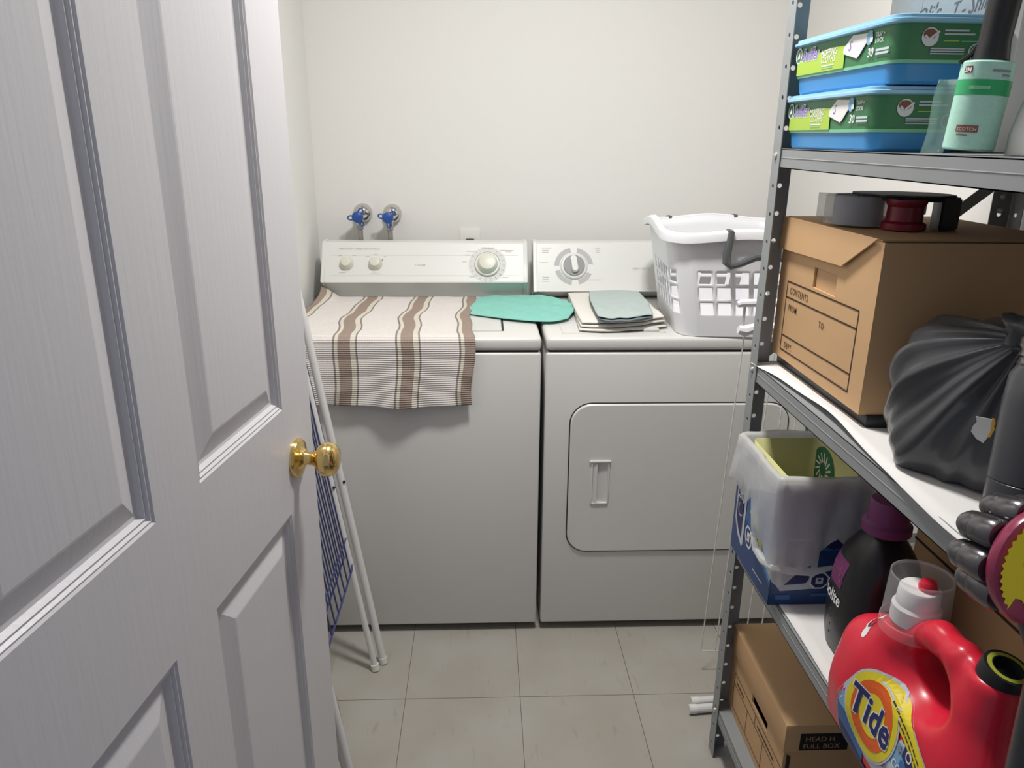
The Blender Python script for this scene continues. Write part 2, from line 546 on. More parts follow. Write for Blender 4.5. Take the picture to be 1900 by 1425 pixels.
tag(B().box((XL-.10, YB, -.05), (XR+.10, YB+.10, ZC+.1)).build('wall_back', M_wall, smooth=False), kind='structure')
tag(B().box((XL-.10, YF-.10, -.05), (XL, YB, ZC+.1)).build('wall_left', M_wall, smooth=False), kind='structure')
tag(B().box((XR, YF-.10, -.05), (XR+.10, YB, ZC+.1)).build('wall_right', M_wall, smooth=False), kind='structure')
b = B()
b.box((XL, YF-.10, -.05), (DOOR_X0-.02, YF, ZC)); b.box((DOOR_X1+.02, YF-.10, -.05), (XR, YF, ZC)); b.box((DOOR_X0-.02, YF-.10, DOOR_Z+.02), (DOOR_X1+.02, YF, ZC))
tag(b.build('wall_front', M_wall, smooth=False), kind='structure')
tag(B().box((XL-.1, YF-.10, ZC), (XR+.1, YB+.1, ZC+.06)).build('ceiling', M_ceil, smooth=False), kind='structure')
b = B()
b.box((DOOR_X0-.02, YF-.11, -.0), (DOOR_X0, YF+.012, DOOR_Z)); b.box((DOOR_X1, YF-.11, 0), (DOOR_X1+.02, YF+.012, DOOR_Z)); b.box((DOOR_X0-.02, YF-.11, DOOR_Z), (DOOR_X1+.02, YF+.012, DOOR_Z+.02))
tag(b.build('trim_1', M_door, smooth=False), kind='structure')
floor = tag(B().box((XL-.1, -1.2, -.06), (XR+.1, YB+.1, -.0035)).build('floor', M_sub, smooth=False), kind='structure')
T = .3048; GX, GY = .0932, 1.665
tile_me = {}
for i in range(-4, 5):
    for j in range(-5, 5):
        x0, x1 = GX+i*T, GX+(i+1)*T; y0, y1 = GY+j*T, GY+(j+1)*T
        x0, x1, y0, y1 = max(x0, XL), min(x1, XR), max(y0, YF-.1), min(y1, YB)
        if x1-x0 < .01 or y1-y0 < .01: continue
        w, d = round(x1-x0, 4), round(y1-y0, 4)
        if (w, d) not in tile_me:
            g = .0008
            tile_me[(w, d)] = B().box((g, g, -.004), (w-g, d-g, 0)).mesh('tile', M_tile, smooth=False)
        link('tile', tile_me[(w, d)], floor, Matrix.Translation((x0, y0, 0)))

# baseboards
tag(B().box((XL, YB-.012, 0), (XR, YB, .085), .003).build('baseboard_back', M_door), kind='structure')
tag(B().box((XR-.012, YF, 0), (XR, YB-.012, .085), .003).build('baseboard_right', M_door), kind='structure')
tag(B().box((XL, YF, 0), (XL+.012, YB-.012, .085), .003).build('baseboard_left', M_door), kind='structure')

# ceiling lamp
t = thing('ceiling_lamp', 'round frosted ceiling lamp above the room', 'lamp', (LAMP.x, LAMP.y, ZC))
B().lathe([(.17, 0), (.17, -.018), (.16, -.022)], (LAMP.x, LAMP.y, ZC), (0, 0, 1), 32).build('base_plate', M_tube, t)
B().lathe([(.155, -.02), (.15, -.035), (.12, -.048), (.0, -.052)], (LAMP.x, LAMP.y, ZC), (0, 0, 1), 32).build('glass_shade', M_lamp, t)

# ------------------------------------------------------------------ door
DA = .132
dn = Vector((math.cos(DA), -math.sin(DA), 0)); dt = Vector((math.sin(DA), math.cos(DA), 0))
knobp = Vector((-.3125, 1.177, .91))
DW, DH, TH = .873, 2.03, .036
hinge = knobp-dt*.795; hinge.z = .012
def D(u, w, z): return hinge+dt*u+dn*w+Vector((0, 0, z-.012))
cols = [(.117, .385), (.487, .755)]
rows = [(.25, .827), (1.009, 1.655), (1.755, 1.93)]
b = B()
def dbox(u0, u1, z0, z1, w0=-TH, w1=0):
    vs_ = [b.bm.verts.new(D(u, w, z)) for z in (z0, z1) for u, w in ((u0, w0), (u1, w0), (u1, w1), (u0, w1))]
    for q in ((0,3,2,1),(4,5,6,7),(0,1,5,4),(1,2,6,5),(2,3,7,6),(3,0,4,7)): b.bm.faces.new([vs_[i] for i in q])
for u0, u1 in ((0, cols[0][0]), (cols[0][1], cols[1][0]), (cols[1][1], DW)): dbox(u0, u1, .012, DH)
zs = [.012]+[z for r in rows for z in r]+[DH]
for u0, u1 in cols:
    for k in range(0, len(zs), 2): dbox(u0, u1, zs[k], zs[k+1])
door = tag(b.build('door_1', M_door, smooth=False), kind='structure')
prof = [(0, 0), (.0025, -.0025), (.005, -.0018), (.0075, -.0055), (.0105, -.0045), (.0140, -.0105), (.0185, -.0115), (.047, -.0018), (.050, -.0012)]
for u0, u1 in cols:
    for z0, z1 in rows:
        pb = B()
        for side in (0, 1):
            rings = []
            for off, dep in prof:
                w = dep if side == 0 else -TH-dep
                rings.append([D(u, w, z) for u, z in ((u0+off, z0+off), (u1-off, z0+off), (u1-off, z1-off), (u0+off, z1-off))])
            pb.loft(rings, cap0=False)
        pb.build('raised_panel', M_door, door, smooth=False)
kn = link('door_knob', None, door)
kn.location = knobp
pb = B(); pb.lathe([(.033, 0), (.033, .004), (.0315, .007), (.024, .0095), (.018, .011), (.0135, .016)], knobp, dn, 32); pb.build('rosette', M_brass, kn)
pb = B(); pb.lathe([(.0125, .012), (.0110, .020), (.0115, .030), (.015, .035), (.0235, .040), (.0285, .048), (.0290, .056), (.0265, .064), (.019, .070), (.008, .0725), (.0, .073)], knobp, dn, 32); pb.build('knob_ball', M_brass, kn)
e = D(DW, 0, .91)
pb = B(); c0 = D(DW+.0005, -TH/2, .91)
vs_ = [c0+dt*a+dn*w_+Vector((0, 0, z)) for a in (0, .001) for w_, z in ((-.012, -.028), (.012, -.028), (.012, .028), (-.012, .028))]
pb.loft([vs_[:4], vs_[4:]]); pb.build('latch_plate', M_brass, door, smooth=False)
for z in (.25, 1.02, 1.80):
    B().cyl(D(-.006, .004, z-.045), D(-.006, .004, z+.045), .006, seg=10).build('hinge', M_brass, door)

# taupe strip added for an unidentified shape on the floor by the door edge
t = thing('floor_strip', 'unidentified thin taupe strip lying on the floor by the door edge', 'trim strip', (-.36, 1.55, 0))
pts = [(-.400, 1.68, .004), (-.385, 1.64, .005), (-.357, 1.549, .006), (-.316, 1.436, .006), (-.27, 1.32, .004)]
b = B()
rings = []
for k, (x, y, z) in enumerate(pts):
    w_ = .004+.0035*k
    rings.append([(x-w_, y-.003, z-.0035), (x+.003, y, z-.0035), (x+.0035, y, z+.002), (x-w_, y-.003, z+.001)])
b.loft(rings); b.build('strip', mat('taupe_strip', (.30, .27, .25), .6), t)

# ================================================================== WASHER / DRYER
WX0, WX1, MY, MYB = -.531, .1548, 1.952, 2.60
DX0, DX1 = .1671, .904
def cabinet(name, label, cat, x0, x1):
    t = thing(name, label, cat, ((x0+x1)/2, (MY+MYB)/2, 0))
    B().box((x0+.0, MY, .025), (x1, MYB, .8722), .007, 3).build('cabinet', M_appl, t)
    B().box((x0+.008, MY+.008, .868), (x1-.008, MYB-.005, .8795)).build('top_gap', M_seam, t, smooth=False)
    B().box((x0, MY-.001, .8775), (x1, MYB, .914), .011, 4).build('top_panel', M_appl, t)
    B().box((x0+.015, MY+.035, .004), (x1-.015, MYB-.02, .03)).build('plinth', M_seam, t, smooth=False)
    for fx in (x0+.06, x1-.06):
        for fy in (MY+.06, MYB-.06):
            B().lathe([(.022, 0), (.022, .008), (.008, .010), (.008, .03)], (fx, fy, 0), (0, 0, 1), 14).build('levelling_foot', M_black, t)
    return t

washer = cabinet('washing_machine', 'white top-loading washing machine under the striped towel', 'washer', WX0, WX1)
# lid: seam and panel
B().box((-.43, 2.026, .9130), (.0565, 2.455, .9147)).build('lid_seam', M_seam, washer, smooth=False)
B().box((-.428, 2.0275, .9130), (.0505, 2.452, .9157), .0012, 1).build('lid', M_appl, washer)
B().box((-.52, 2.458, .9135), (.148, 2.50, .9160), .001, 1).build('rear_ledge', M_appl, washer)
B().box((-.44, 2.4545, .9135), (.10, 2.4580, .9149)).build('hinge_seam', M_seam, washer, smooth=False)
B().lathe([(.005, 0), (.005, .002), (.003, .003)], (.122, 2.474, .9160), (0, 0, 1), 12).build('screw', M_bolt, washer)

def console(t, x0, x1, prof_, face0, face1):
    """prof_ (y,z) polygon; face0->face1 = control face line bottom->top"""
    con = B().prism(prof_, 'x', x0+.010, x1-.010).build('console', M_applp, t, smooth=False)
    cy = sum(p[0] for p in prof_)/len(prof_); cz = sum(p[1] for p in prof_)/len(prof_)
    big = [(cy+(p[0]-cy)*1.03-.001, max(.9142, cz+(p[1]-cz)*1.03)) for p in prof_]
    for a, c in ((x0, x0+.013), (x1-.013, x1)):
        bb = B().prism(big, 'x', a, c)
        bmesh.ops.bevel(bb.bm, geom=list(bb.bm.edges), offset=.002, segments=2, affect='EDGES')
        bb.build('end_cap', M_applp, con)
    d = Vector((0, face1[0]-face0[0], face1[1]-face0[1])); U = d.normalized()
    N = Vector((0, -U.z, U.y))
    return Print((0, face0[0], face0[1]), (1, 0, 0), U, N), U, N, con

wf0, wf1 = (2.452, .975), (2.518, 1.086)
wp = [(2.545, .9145), (2.492, .9165), (2.468, .967), (2.450, .970), wf0, wf1, (2.526, 1.090), (2.58, 1.090), (2.595, .9145)]
pr, U, N, wcon = console(washer, WX0+.006, WX1-.010, wp, wf0, wf1)
B().prism([(2.4915, .9172), (2.4675, .9668), (2.4670, .9665), (2.4910, .9169)], 'x', WX0+.02, WX1-.025).build('underside_strip', M_strip, wcon, smooth=False)
def onface(f0, U, x, s): return Vector((x, f0[0], f0[1]))+U*s
def face_s(f0, U, z): return (z-f0[1])/U.z
# three faint rules and lettering
for s in (.018, .088): pr.rect(M_print, WX0+.035, s, WX1-.04, s+.0007, .0004, 'printed_line')
pr.text(M_print, 'HEAVY DUTY  SUPER CAPACITY PLUS', WX0+.062, .108, .0085, bold=.01, sx=.92)
pr.text(M_print, '7 CYCLES', -.222, .052, .008, bold=.015)
pr.text(M_print, 'Whirlpool', .015, .111, .009, bold=.02, align='c')
sk = face_s(wf0, U, 1.026)
kpos = [(-.443, .0215), (-.350, .0215)]
for x, r in kpos:
    o = onface(wf0, U, x, sk)
    kb = B(); kb.lathe([(r*1.04, 0), (r*1.04, .004), (r*.95, .007), (r*.78, .020), (r*.70, .0225), (r*.45, .0235), (0, .024)], o, N, 28)
    kb.build('control_knob', M_knob, wcon)
for dx, ds, w in ((-.028, .026, .013), (.018, .027, .012), (-.024, -.032, .022)):
    pr.rect(M_print, -.443+dx, sk+ds, -.443+dx+w, sk+ds+.0018, .0005)
for dx, ds, w in ((-.030, .024, .010), (-.006, .031, .013), (.026, .024, .008), (-.008, -.030, .016), (-.017, -.036, .034)):
    pr.rect(M_print, -.350+dx, sk+ds, -.350+dx+w, sk+ds+.0018, .0005)
pr.line(M_dialgrey, (-.326, sk+.016), (-.330, sk+.010), .003, .0006)
# timer
tx = .014; o = onface(wf0, U, tx, sk-.002)
pr.ell(M_strip, tx, sk-.002, .062, .060, .0003, 48, ring=.72)
for k in range(22):
    a = math.radians(-60+k*19)
    if 55 < (math.degrees(a) % 360) < 125: continue
    pr.line(M_print, (tx+.050*math.cos(a), sk-.002+.050*math.sin(a)), (tx+.058*math.cos(a), sk-.002+.058*math.sin(a)), .0022, .0006)
for x, s, w in ((-.068, .042, .026), (-.074, .030, .016), (-.082, .006, .014), (.040, .046, .016), (.052, .046, .034), (.060, .041, .02), (-.060, -.046, .018), (.048, -.048, .02), (-.012, -.050, .028)):
    pr.rect(M_print, tx+x, sk+s, tx+x+w, sk+s+.0018, .0005)
B().lathe([(.0425, 0), (.0425, .0035)], o, N, 40).build('timer_rim', M_dialgrey, wcon)
B().lathe([(.0405, .0005), (.0400, .0055), (.0360, .0065)], o, N, 40).build('timer_skirt', M_applp, wcon)
B().lathe([(.034, .006), (.033, .010), (.0285, .026), (.026, .0285), (.015, .030), (0, .0305)], o, N, 32).build('timer_knob', M_knob, wcon)
pr.build(wcon)

dryer = cabinet('clothes_dryer', 'white front-loading clothes dryer under the laundry basket', 'dryer', DX0, DX1)
df0, df1 = (2.446, .946), (2.520, 1.087)
dp = [(2.545, .9145), (2.488, .9165), (2.462, .940), (2.443, .942), df0, df1, (2.528, 1.0905), (2.58, 1.0905), (2.595, .9145)]
pr, U, N, dcon = console(dryer, DX0-.003, DX1-.006, dp, df0, df1)
B().prism([(2.4875, .9172), (2.4615, .9398), (2.4610, .9395), (2.4870, .9169)], 'x', DX0+.012, DX1-.02).build('underside_strip', M_strip, dcon, smooth=False)
sd_ = face_s(df0, U, 1.018); dx_ = .298
o = onface(df0, U, dx_, sd_)
for a0, a1 in ((100, 178), (8, 78), (195, 262), (285, 335)):
    n = 12
    out = [(dx_+.064*math.cos(math.radians(a0+(a1-a0)*k/n)), sd_+.064*math.sin(math.radians(a0+(a1-a0)*k/n))) for k in range(n+1)]
    inn = [(dx_+.048*math.cos(math.radians(a1-(a1-a0)*k/n)), sd_+.048*math.sin(math.radians(a1-(a1-a0)*k/n))) for k in range(n+1)]
    for k in range(n):
        pr.poly(M_arc, [out[k], out[k+1], inn[n-k-1], inn[n-k]], .0005)
B().lathe([(.0445, 0), (.0445, .004), (.041, .008), (.036, .009)], o, N, 40).build('dial_ring', M_applp, dcon)
B().lathe([(.0355, .004), (.0355, .0105), (.034, .012), (0, .0122)], o, N, 36).build('dial_face', M_dialgrey, dcon)
bb = B(); up2 = U; X_ = Vector((1, 0, 0))
tilt = math.radians(8)
e1 = (X_*math.cos(tilt)-up2*math.sin(-tilt)*-1).normalized(); e1 = (X_*math.cos(tilt)+up2*math.sin(tilt)).normalized(); e2 = N.cross(e1) if N.cross(e1).dot(up2) > 0 else -N.cross(e1)
lp = rrect(0, 0, .0105, .028, .009, 5)
rings = [[o+e1*(x*f)+e2*(y*f+.003)+N*h_ for x, y in lp] for f, h_ in ((1, .010), (1, .022), (.88, .0265))]
bb.loft(rings); bb.build('dial_handle', M_applp, dcon)
for x, s, w in ((-.105, .062, .033), (-.104, .054, .022), (-.104, .047, .022), (-.112, .012, .028), (-.104, -.038, .022), (-.104, -.045, .020), (-.106, -.052, .024), (.072, .061, .016), (.074, .054, .014), (.074, .047, .014), (.045, -.047, .045), (.060, .006, .006)):
    pr.rect(M_print, dx_+x, sd_+s, dx_+x+w, sd_+s+.0018, .0005)
pr.text(M_print, 'HEAVY DUTY', .492, .070, .0105, bold=.01, sx=.9)
pr.build(dcon)
# lint screen lid seams on the top
b = B()
for a, c in (((.215, 2.00, .9140), (.2165, 2.19, .9144)), ((.215, 2.19, .9140), (.50, 2.1915, .9144)), ((.215, 2.0, .9140), (.50, 2.0015, .9144)), ((.4985, 2.0, .9140), (.50, 2.19, .9144))): b.box(a, c)
b.build('lint_lid_seam', M_print, dryer, smooth=False)
B().box((.44, 2.015, .9142), (.485, 2.045, .9215), .003).build('lint_lid_grip', M_strip, dryer)
# dryer door
cx, cz, hx, hz = (.239+.848)/2, (.271+.727)/2, (.848-.239)/2, (.727-.271)/2
hcx, hcz, hhx, hhz = .3270, .492, .0215, .062
def ring(cx_, cz_, hx_, hz_, r, y, n=8): return [(x, y, z) for x, z in rrect(cx_, cz_, hx_, hz_, r, n)]
dd = link('door', None, dryer); dd.location = (cx, MY, cz)
B().loft([ring(cx, cz, hx+.0035, hz+.0035, .062, MY+.001), ring(cx, cz, hx+.0035, hz+.0035, .062, MY-.0012)]).build('door_gap', M_seam, dd, smooth=False)
b = B()
b.loft([ring(cx, cz, hx, hz, .058, MY), ring(cx, cz, hx, hz, .058, MY-.003), ring(cx, cz, hx-.0035, hz-.0035, .055, MY-.0065),
        ring(hcx, hcz, hhx+.006, hhz+.006, .004, MY-.0065), ring(hcx, hcz, hhx+.003, hhz+.003, .004, MY-.0105), ring(hcx, hcz, hhx, hhz, .003, MY-.0105),
        ring(hcx, hcz, hhx-.001, hhz-.001, .003, MY-.004)], cap0=False, cap1=False)
b.build('door_panel', M_appl, dd)
b = B()
# finger pull: a cup that slopes deeper towards the left behind the grip
x0, x1, z0, z1 = hcx-hhx+.001, hcx+hhx-.001, hcz-hhz+.001, hcz+hhz-.001
xm = x0+.012
yf, yd = MY-.004, MY-.0015
b.poly([(xm, yd, z0), (x1, yf, z0), (x1, yf, z1), (xm, yd, z1)])
b.poly([(x0, yf-.003, z0), (xm, yf-.006, z0), (xm, yf-.006, z1), (x0, yf-.003, z1)])
b.poly([(xm, yf-.006, z0), (xm, yd, z0), (xm, yd, z1), (xm, yf-.006, z1)])
b.poly([(xm, yd, z0), (xm, yf-.006, z0), (x1, yf, z0)]); b.poly([(xm, yd, z1), (xm, yf-.006, z1), (x1, yf, z1)])
b.build('finger_pull', M_appl, dd, smooth=False)
b = B()
b.box((hcx-hhx-.010, MY-.0125, hcz+hhz+.001), (hcx+hhx+.008, MY-.006, hcz+hhz+.007), .002)
b.build('pull_lip', M_appl, dd)

# ================================================================== SHELVING UNIT
SX0, SX1, SY1, SY0 = .5485, 1.030, 1.480, .560
t = shelf_unit = thing('shelving_unit', 'grey steel shelving unit with perforated posts along the right wall', 'shelf', ((SX0+SX1)/2, (SY0+SY1)/2, 0))
FW, PIT, ZTOP = .0385, .0522, 1.88
ZH0 = 1.284-.0522*24
def flange(b, o, d, holes_r=.0046):
    """perforated strip from o along d, height 0..ZTOP"""
    o = Vector(o); d = Vector(d)
    def V(s, z): return b.bm.verts.new(o+d*s+Vector((0, 0, z)))
    def cell(z0, z1, zc):
        if zc is None:
            b.bm.faces.new((V(0, z0), V(FW, z0), V(FW, z1), V(0, z1))); return
        m = 12; c = FW*.52
        outer = []; inner = []
        for k in range(m):
            a = 2*math.pi*k/m
            inner.append(V(c+holes_r*math.cos(a), zc+holes_r*math.sin(a)))
            ca, sa = math.cos(a), math.sin(a)
            f = 1e9
            if ca > 1e-6: f = min(f, (FW-c)/ca)
            if ca < -1e-6: f = min(f, c/-ca)
            if sa > 1e-6: f = min(f, (z1-zc)/sa)
            if sa < -1e-6: f = min(f, (zc-z0)/-sa)
            outer.append(V(c+f*ca, zc+f*sa))
        for k in range(m):
            b.bm.faces.new((inner[k], outer[k], outer[(k+1) % m], inner[(k+1) % m]))
        for sx, sz, a in ((FW, z1, 0), (0, z1, 1), (0, z0, 2), (FW, z0, 3)):
            # corner triangle
            k0 = None
            ang = math.atan2(sz-zc, sx-c) % (2*math.pi)
            k = int(ang/(2*math.pi/m))
            b.bm.faces.new((outer[k], V(sx, sz), outer[(k+1) % m]))
    z = 0.
    zc = ZH0
    prev = 0
    while zc+PIT/2 < ZTOP:
        if prev == 0 and zc-PIT/2 > 0: cell(0, zc-PIT/2, None)
        lo_ = max(0, zc-PIT/2)
        if zc-lo_ > .012: cell(lo_, zc+PIT/2, zc)
        else: cell(lo_, zc+PIT/2, None)
        prev = zc+PIT/2
        zc += PIT
    cell(prev, ZTOP, None)
def post(x, y, sx, sy):
    b = B()
    flange(b, (x, y, 0), (0, sy, 0)); flange(b, (x, y, 0), (sx, 0, 0))
    bmesh.ops.remove_doubles(b.bm, verts=b.bm.verts, dist=1e-5)
    o = b.build('post', M_steel, t, smooth=False, recalc=False)
    solid(o, .0016, 0)
    return o
for x, sx in ((SX0, 1), (SX1, -1)):
    for y, sy in ((SY1, -1), (SY0, 1)):
        post(x, y, sx, sy)
SH = {'top': 1.404, 'mid': .986, 'low': .583, 'bottom': .137}
LIP = .034
bolt_me = B().lathe([(.0062, 0), (.0058, .0022), (.0035, .0042), (0, .0048)], (0, 0, 0), (0, 0, 1), 12).mesh('bolt', M_bolt)
for z in list(SH.values())+[1.842]:
    b = B()
    i_ = .0022
    b.box((SX0+i_, SY0+i_, z-.0016), (SX1-i_, SY1-i_, z))
    for (ax0, ay0, ax1, ay1) in ((SX0+i_, SY0+i_, SX0+i_+.0016, SY1-i_), (SX1-i_-.0016, SY0+i_, SX1-i_, SY1-i_), (SX0+i_, SY0+i_, SX1-i_, SY0+i_+.0016), (SX0+i_, SY1-i_-.0016, SX1-i_, SY1-i_)):
        b.box((ax0, ay0, z-LIP), (ax1, ay1, z+.0008))
    # folded return under the lip
    b.box((SX0+i_, SY0+i_, z-LIP), (SX0+i_+.014, SY1-i_, z-LIP+.0016)); b.box((SX1-i_-.014, SY0+i_, z-LIP), (SX1-i_, SY1-i_, z-LIP+.0016))
    # bead running along the lip
    b.cyl((SX0+i_+.0002, SY0+.04, z-.0155), (SX0+i_+.0002, SY1-.04, z-.0155), .0010, seg=8)
    tray = b.build('shelf_tray', M_steel, t)
    for y in (SY1-.019, SY0+.019):
        link('bolt', bolt_me, tray, Matrix.Translation((SX0-.0008, y, z-.012)) @ Matrix.Rotation(-math.pi/2, 4, 'Y'))
    for x in (SX0+.02, SX1-.02):
        link('bolt', bolt_me, tray, Matrix.Translation((x, SY1+.0008, z-.012)) @ Matrix.Rotation(-math.pi/2, 4, 'X'))
    if z == SH['top']:
        for zz in (1.318, 1.292):
            link('bolt', bolt_me, tray, Matrix.Translation((SX1-.022, SY1-.004, zz)) @ Matrix.Rotation(math.pi/2, 4, 'X'))
def brace(a, c, wd, nrm):
    a = Vector(a); c = Vector(c); d = (c-a).normalized(); n = Vector(nrm); s = d.cross(n).normalized()*wd/2
    b = B(); b.loft([[p+s+n*.0008, p-s+n*.0008, p-s-n*.0008, p+s-n*.0008] for p in (a, c)])
    b.build('brace', M_steel, t, smooth=False)
brace((SX1-.012, SY1+.0025, 1.362), (SX0+.02, SY1+.0025, .995), .022, (0, 1, 0))
brace((SX1+.0025, SY1-.015, 1.362), (SX1+.0025, SY0+.02, .62), .022, (1, 0, 0))
brace((SX1+.0045, SY0+.02, 1.362), (SX1+.0045, SY1-.015, .62), .022, (1, 0, 0))

# liner papers
def liner(name, label, z, x0, x1, y0, y1, lift):
    def fn(u, v):
        x = x0+(x1-x0)*u; y = y0+(y1-y0)*v
        e = (1-u)**16
        edge = .010*math.sin(v*7.0)*e*lift
        return (x-edge-.004*e*lift, y, z+.0012+lift*e*(.010*max(0, math.sin((1-v)*5.2-.3))+.002*math.sin(v*23)))
    o = B().grid(fn, 20, 60).build(name, M_paper)
    solid(o, .0006, 1)
    tag(o, label, 'liner')
liner('shelf_liner', 'white paper liner curling along the middle shelf edge', SH['mid'], SX0+.008, SX1-.01, SY0+.03, SY1-.010, 1.)
liner('shelf_liner', 'white paper liner on the lower shelf under the detergents', SH['low'], SX0+.006, SX1-.01, SY0+.03, SY1-.045, .15)

# ================================================================== CLOTHS ON THE MACHINES
# striped towel
def towel_pt(u, v):
    # v: 0 back .. 1 hem ; path length .53 on top + .20 down
    x = -.536+.506*u
    Lt, Ld, R = .515, .185, .012
    s = v*(Lt+Ld)
    yb = 2.456
    wob = .008*math.sin(s*13+.8)*(1 if s < Lt else max(0, 1-(s-Lt)*9)) + .004*math.sin(s*31+u*3)
    if s < Lt-R:
        y, z = yb-s, .9185
        z += .0035*(1+smoothnoise(u*6, s*14, .4))*.5
    elif s < Lt+R:
        a = (s-(Lt-R))/(2*R)*math.pi/2
        y, z = yb-(Lt-R)-R*1.27*math.sin(a), .9185-R*1.27*(1-math.cos(a))
    else:
        y, z = yb-(Lt-R)-R*1.27, .9185-R*1.27-(s-Lt-R)
        k = (s-Lt)/Ld
        y -= k*(.010+.007*math.sin(u*11+1.0)+.004*math.sin(u*23))
        z += k*.004*math.sin(u*7)
    if u < .12 and s < .12:
        z += (.12-u)/.12*(.12-s)/.12*.035
        y += (.12-u)/.12*(.12-s)/.12*.02
    return (x+wob, y, z)
b = B(); b.grid(towel_pt, 90, 130, lambda u, v: (.506*u, .70*v))
o = b.build('striped_towel', towel_material(.0875), angle=180)
solid(o, .0028, 1)
tag(o, 'cream waffle towel with brown stripes draped over the washing machine front', 'towel')

def coons(c0, c1, d0, d1):
    """c0,c1: front/back polylines along u; d0,d1: left/right along v"""
    def ev(pl, s):
        n = len(pl)-1; k = min(int(s*n), n-1); f = s*n-k
        # smooth catmull
        p0 = pl[max(k-1, 0)]; p1 = pl[k]; p2 = pl[k+1]; p3 = pl[min(k+2, n)]
        r = []
        for a, b_, c, d in zip(p0, p1, p2, p3):
            r.append(.5*((2*b_)+(-a+c)*f+(2*a-5*b_+4*c-d)*f*f+(-a+3*b_-3*c+d)*f**3))
        return r
    def fn(u, v):
        A = ev(c0, u); Bb = ev(c1, u); C = ev(d0, v); Dd = ev(d1, v)
        r = []
        for i in range(2):
            r.append((1-v)*A[i]+v*Bb[i]+(1-u)*C[i]+u*Dd[i]-((1-u)*(1-v)*c0[0][i]+u*(1-v)*c0[-1][i]+(1-u)*v*c1[0][i]+u*v*c1[-1][i]))
        return r
    return fn
def pad(name, m, xy, zfn, th, parent=None, nu=40, nv=40, power=6):
    """pillow-edged cloth layer"""
    b = B()
    def edge(u, v):
        e = (1-abs(2*u-1)**power)*(1-abs(2*v-1)**power)
        return max(0, e)**.5
    def top(u, v):
        x, y = xy(u, v); return (x, y, zfn(x, y, u, v)+th*(.5+.5*edge(u, v)))
    def bot(u, v):
        x, y = xy(u, v); return (x, y, zfn(x, y, u, v)+th*(.5-.5*edge(u, v)))
    b.grid(top, nu, nv); b.grid(bot, nu, nv)
    bmesh.ops.remove_doubles(b.bm, verts=b.bm.verts, dist=1e-6)
    return b.build(name, m, parent, angle=180)

fn = coons([(-.046, 2.215), (.02, 2.170), (.10, 2.125), (.19, 2.098), (.245, 2.135)], [(-.030, 2.36), (.0, 2.462), (.085, 2.468), (.17, 2.455), (.262, 2.352)],
           [(-.046, 2.215), (-.047, 2.28), (-.030, 2.36)], [(.245, 2.135), (.278, 2.25), (.262, 2.352)])
o = pad('microfibre_cloth', M_teal, fn, lambda x, y, u, v: .9165+.006*(1+smoothnoise(u*5, v*4, 1.1))*(.3+u*1.6)*v*(1.2-v)*1.6+.004*u+.007*max(0, u-.45)*(1+math.sin(v*26+u*5+2*math.sin(u*6)))*v, .006, nu=60, nv=40)
tag(o, 'rumpled teal cloth lying across the gap between washer and dryer', 'cloth')

t = thing('folded_towel', 'folded white towel lying on the dryer beside the basket', 'towel', (.39, 2.25, .915))
for k in range(3):
    s = k*.004
    fn = coons([(.262+s, 2.012+s*1.5), (.33, 1.995+s*2), (.42, 2.010+s), (.515-s, 2.048+s)], [(.276, 2.448), (.36, 2.452), (.45, 2.452), (.512, 2.445)],
               [(.262+s, 2.012+s*1.5), (.270, 2.2), (.276, 2.448)], [(.515-s, 2.048+s), (.522-s*2, 2.25), (.512, 2.445)])
    pad('folded_layer', M_white_cloth, fn, lambda x, y, u, v, k=k: .9150+k*.0085+.003*(1+smoothnoise(u*4+k, v*4, k))*u*(1-v)+  .004*u*(1-v)*k, .0092, t, 36, 36, 10)
fn = coons([(.312, 1.998), (.36, 1.985), (.42, 1.995), (.468, 2.030)], [(.335, 2.365), (.40, 2.375), (.45, 2.375), (.490, 2.36)],
           [(.312, 1.998), (.318, 2.2), (.335, 2.365)], [(.468, 2.030), (.488, 2.2), (.490, 2.36)])
t = thing('folded_cloth', 'folded grey-green cloth on top of the white towel', 'cloth', (.40, 2.2, .955))
pad('lower_fold', M_dkgreycloth, fn, lambda x, y, u, v: .9495+.004*smoothnoise(u*3, v*3, 2)*(1-v), .006, t)
fn2 = lambda u, v: ((fn(u, v)[0]-.40)*1.01+.40, (fn(u, v)[1]-2.2)*.985+2.204)
pad('upper_fold', M_greycloth, fn2, lambda x, y, u, v: .9555+.004*smoothnoise(u*3, v*3, 2)*(1-v), .007, t)

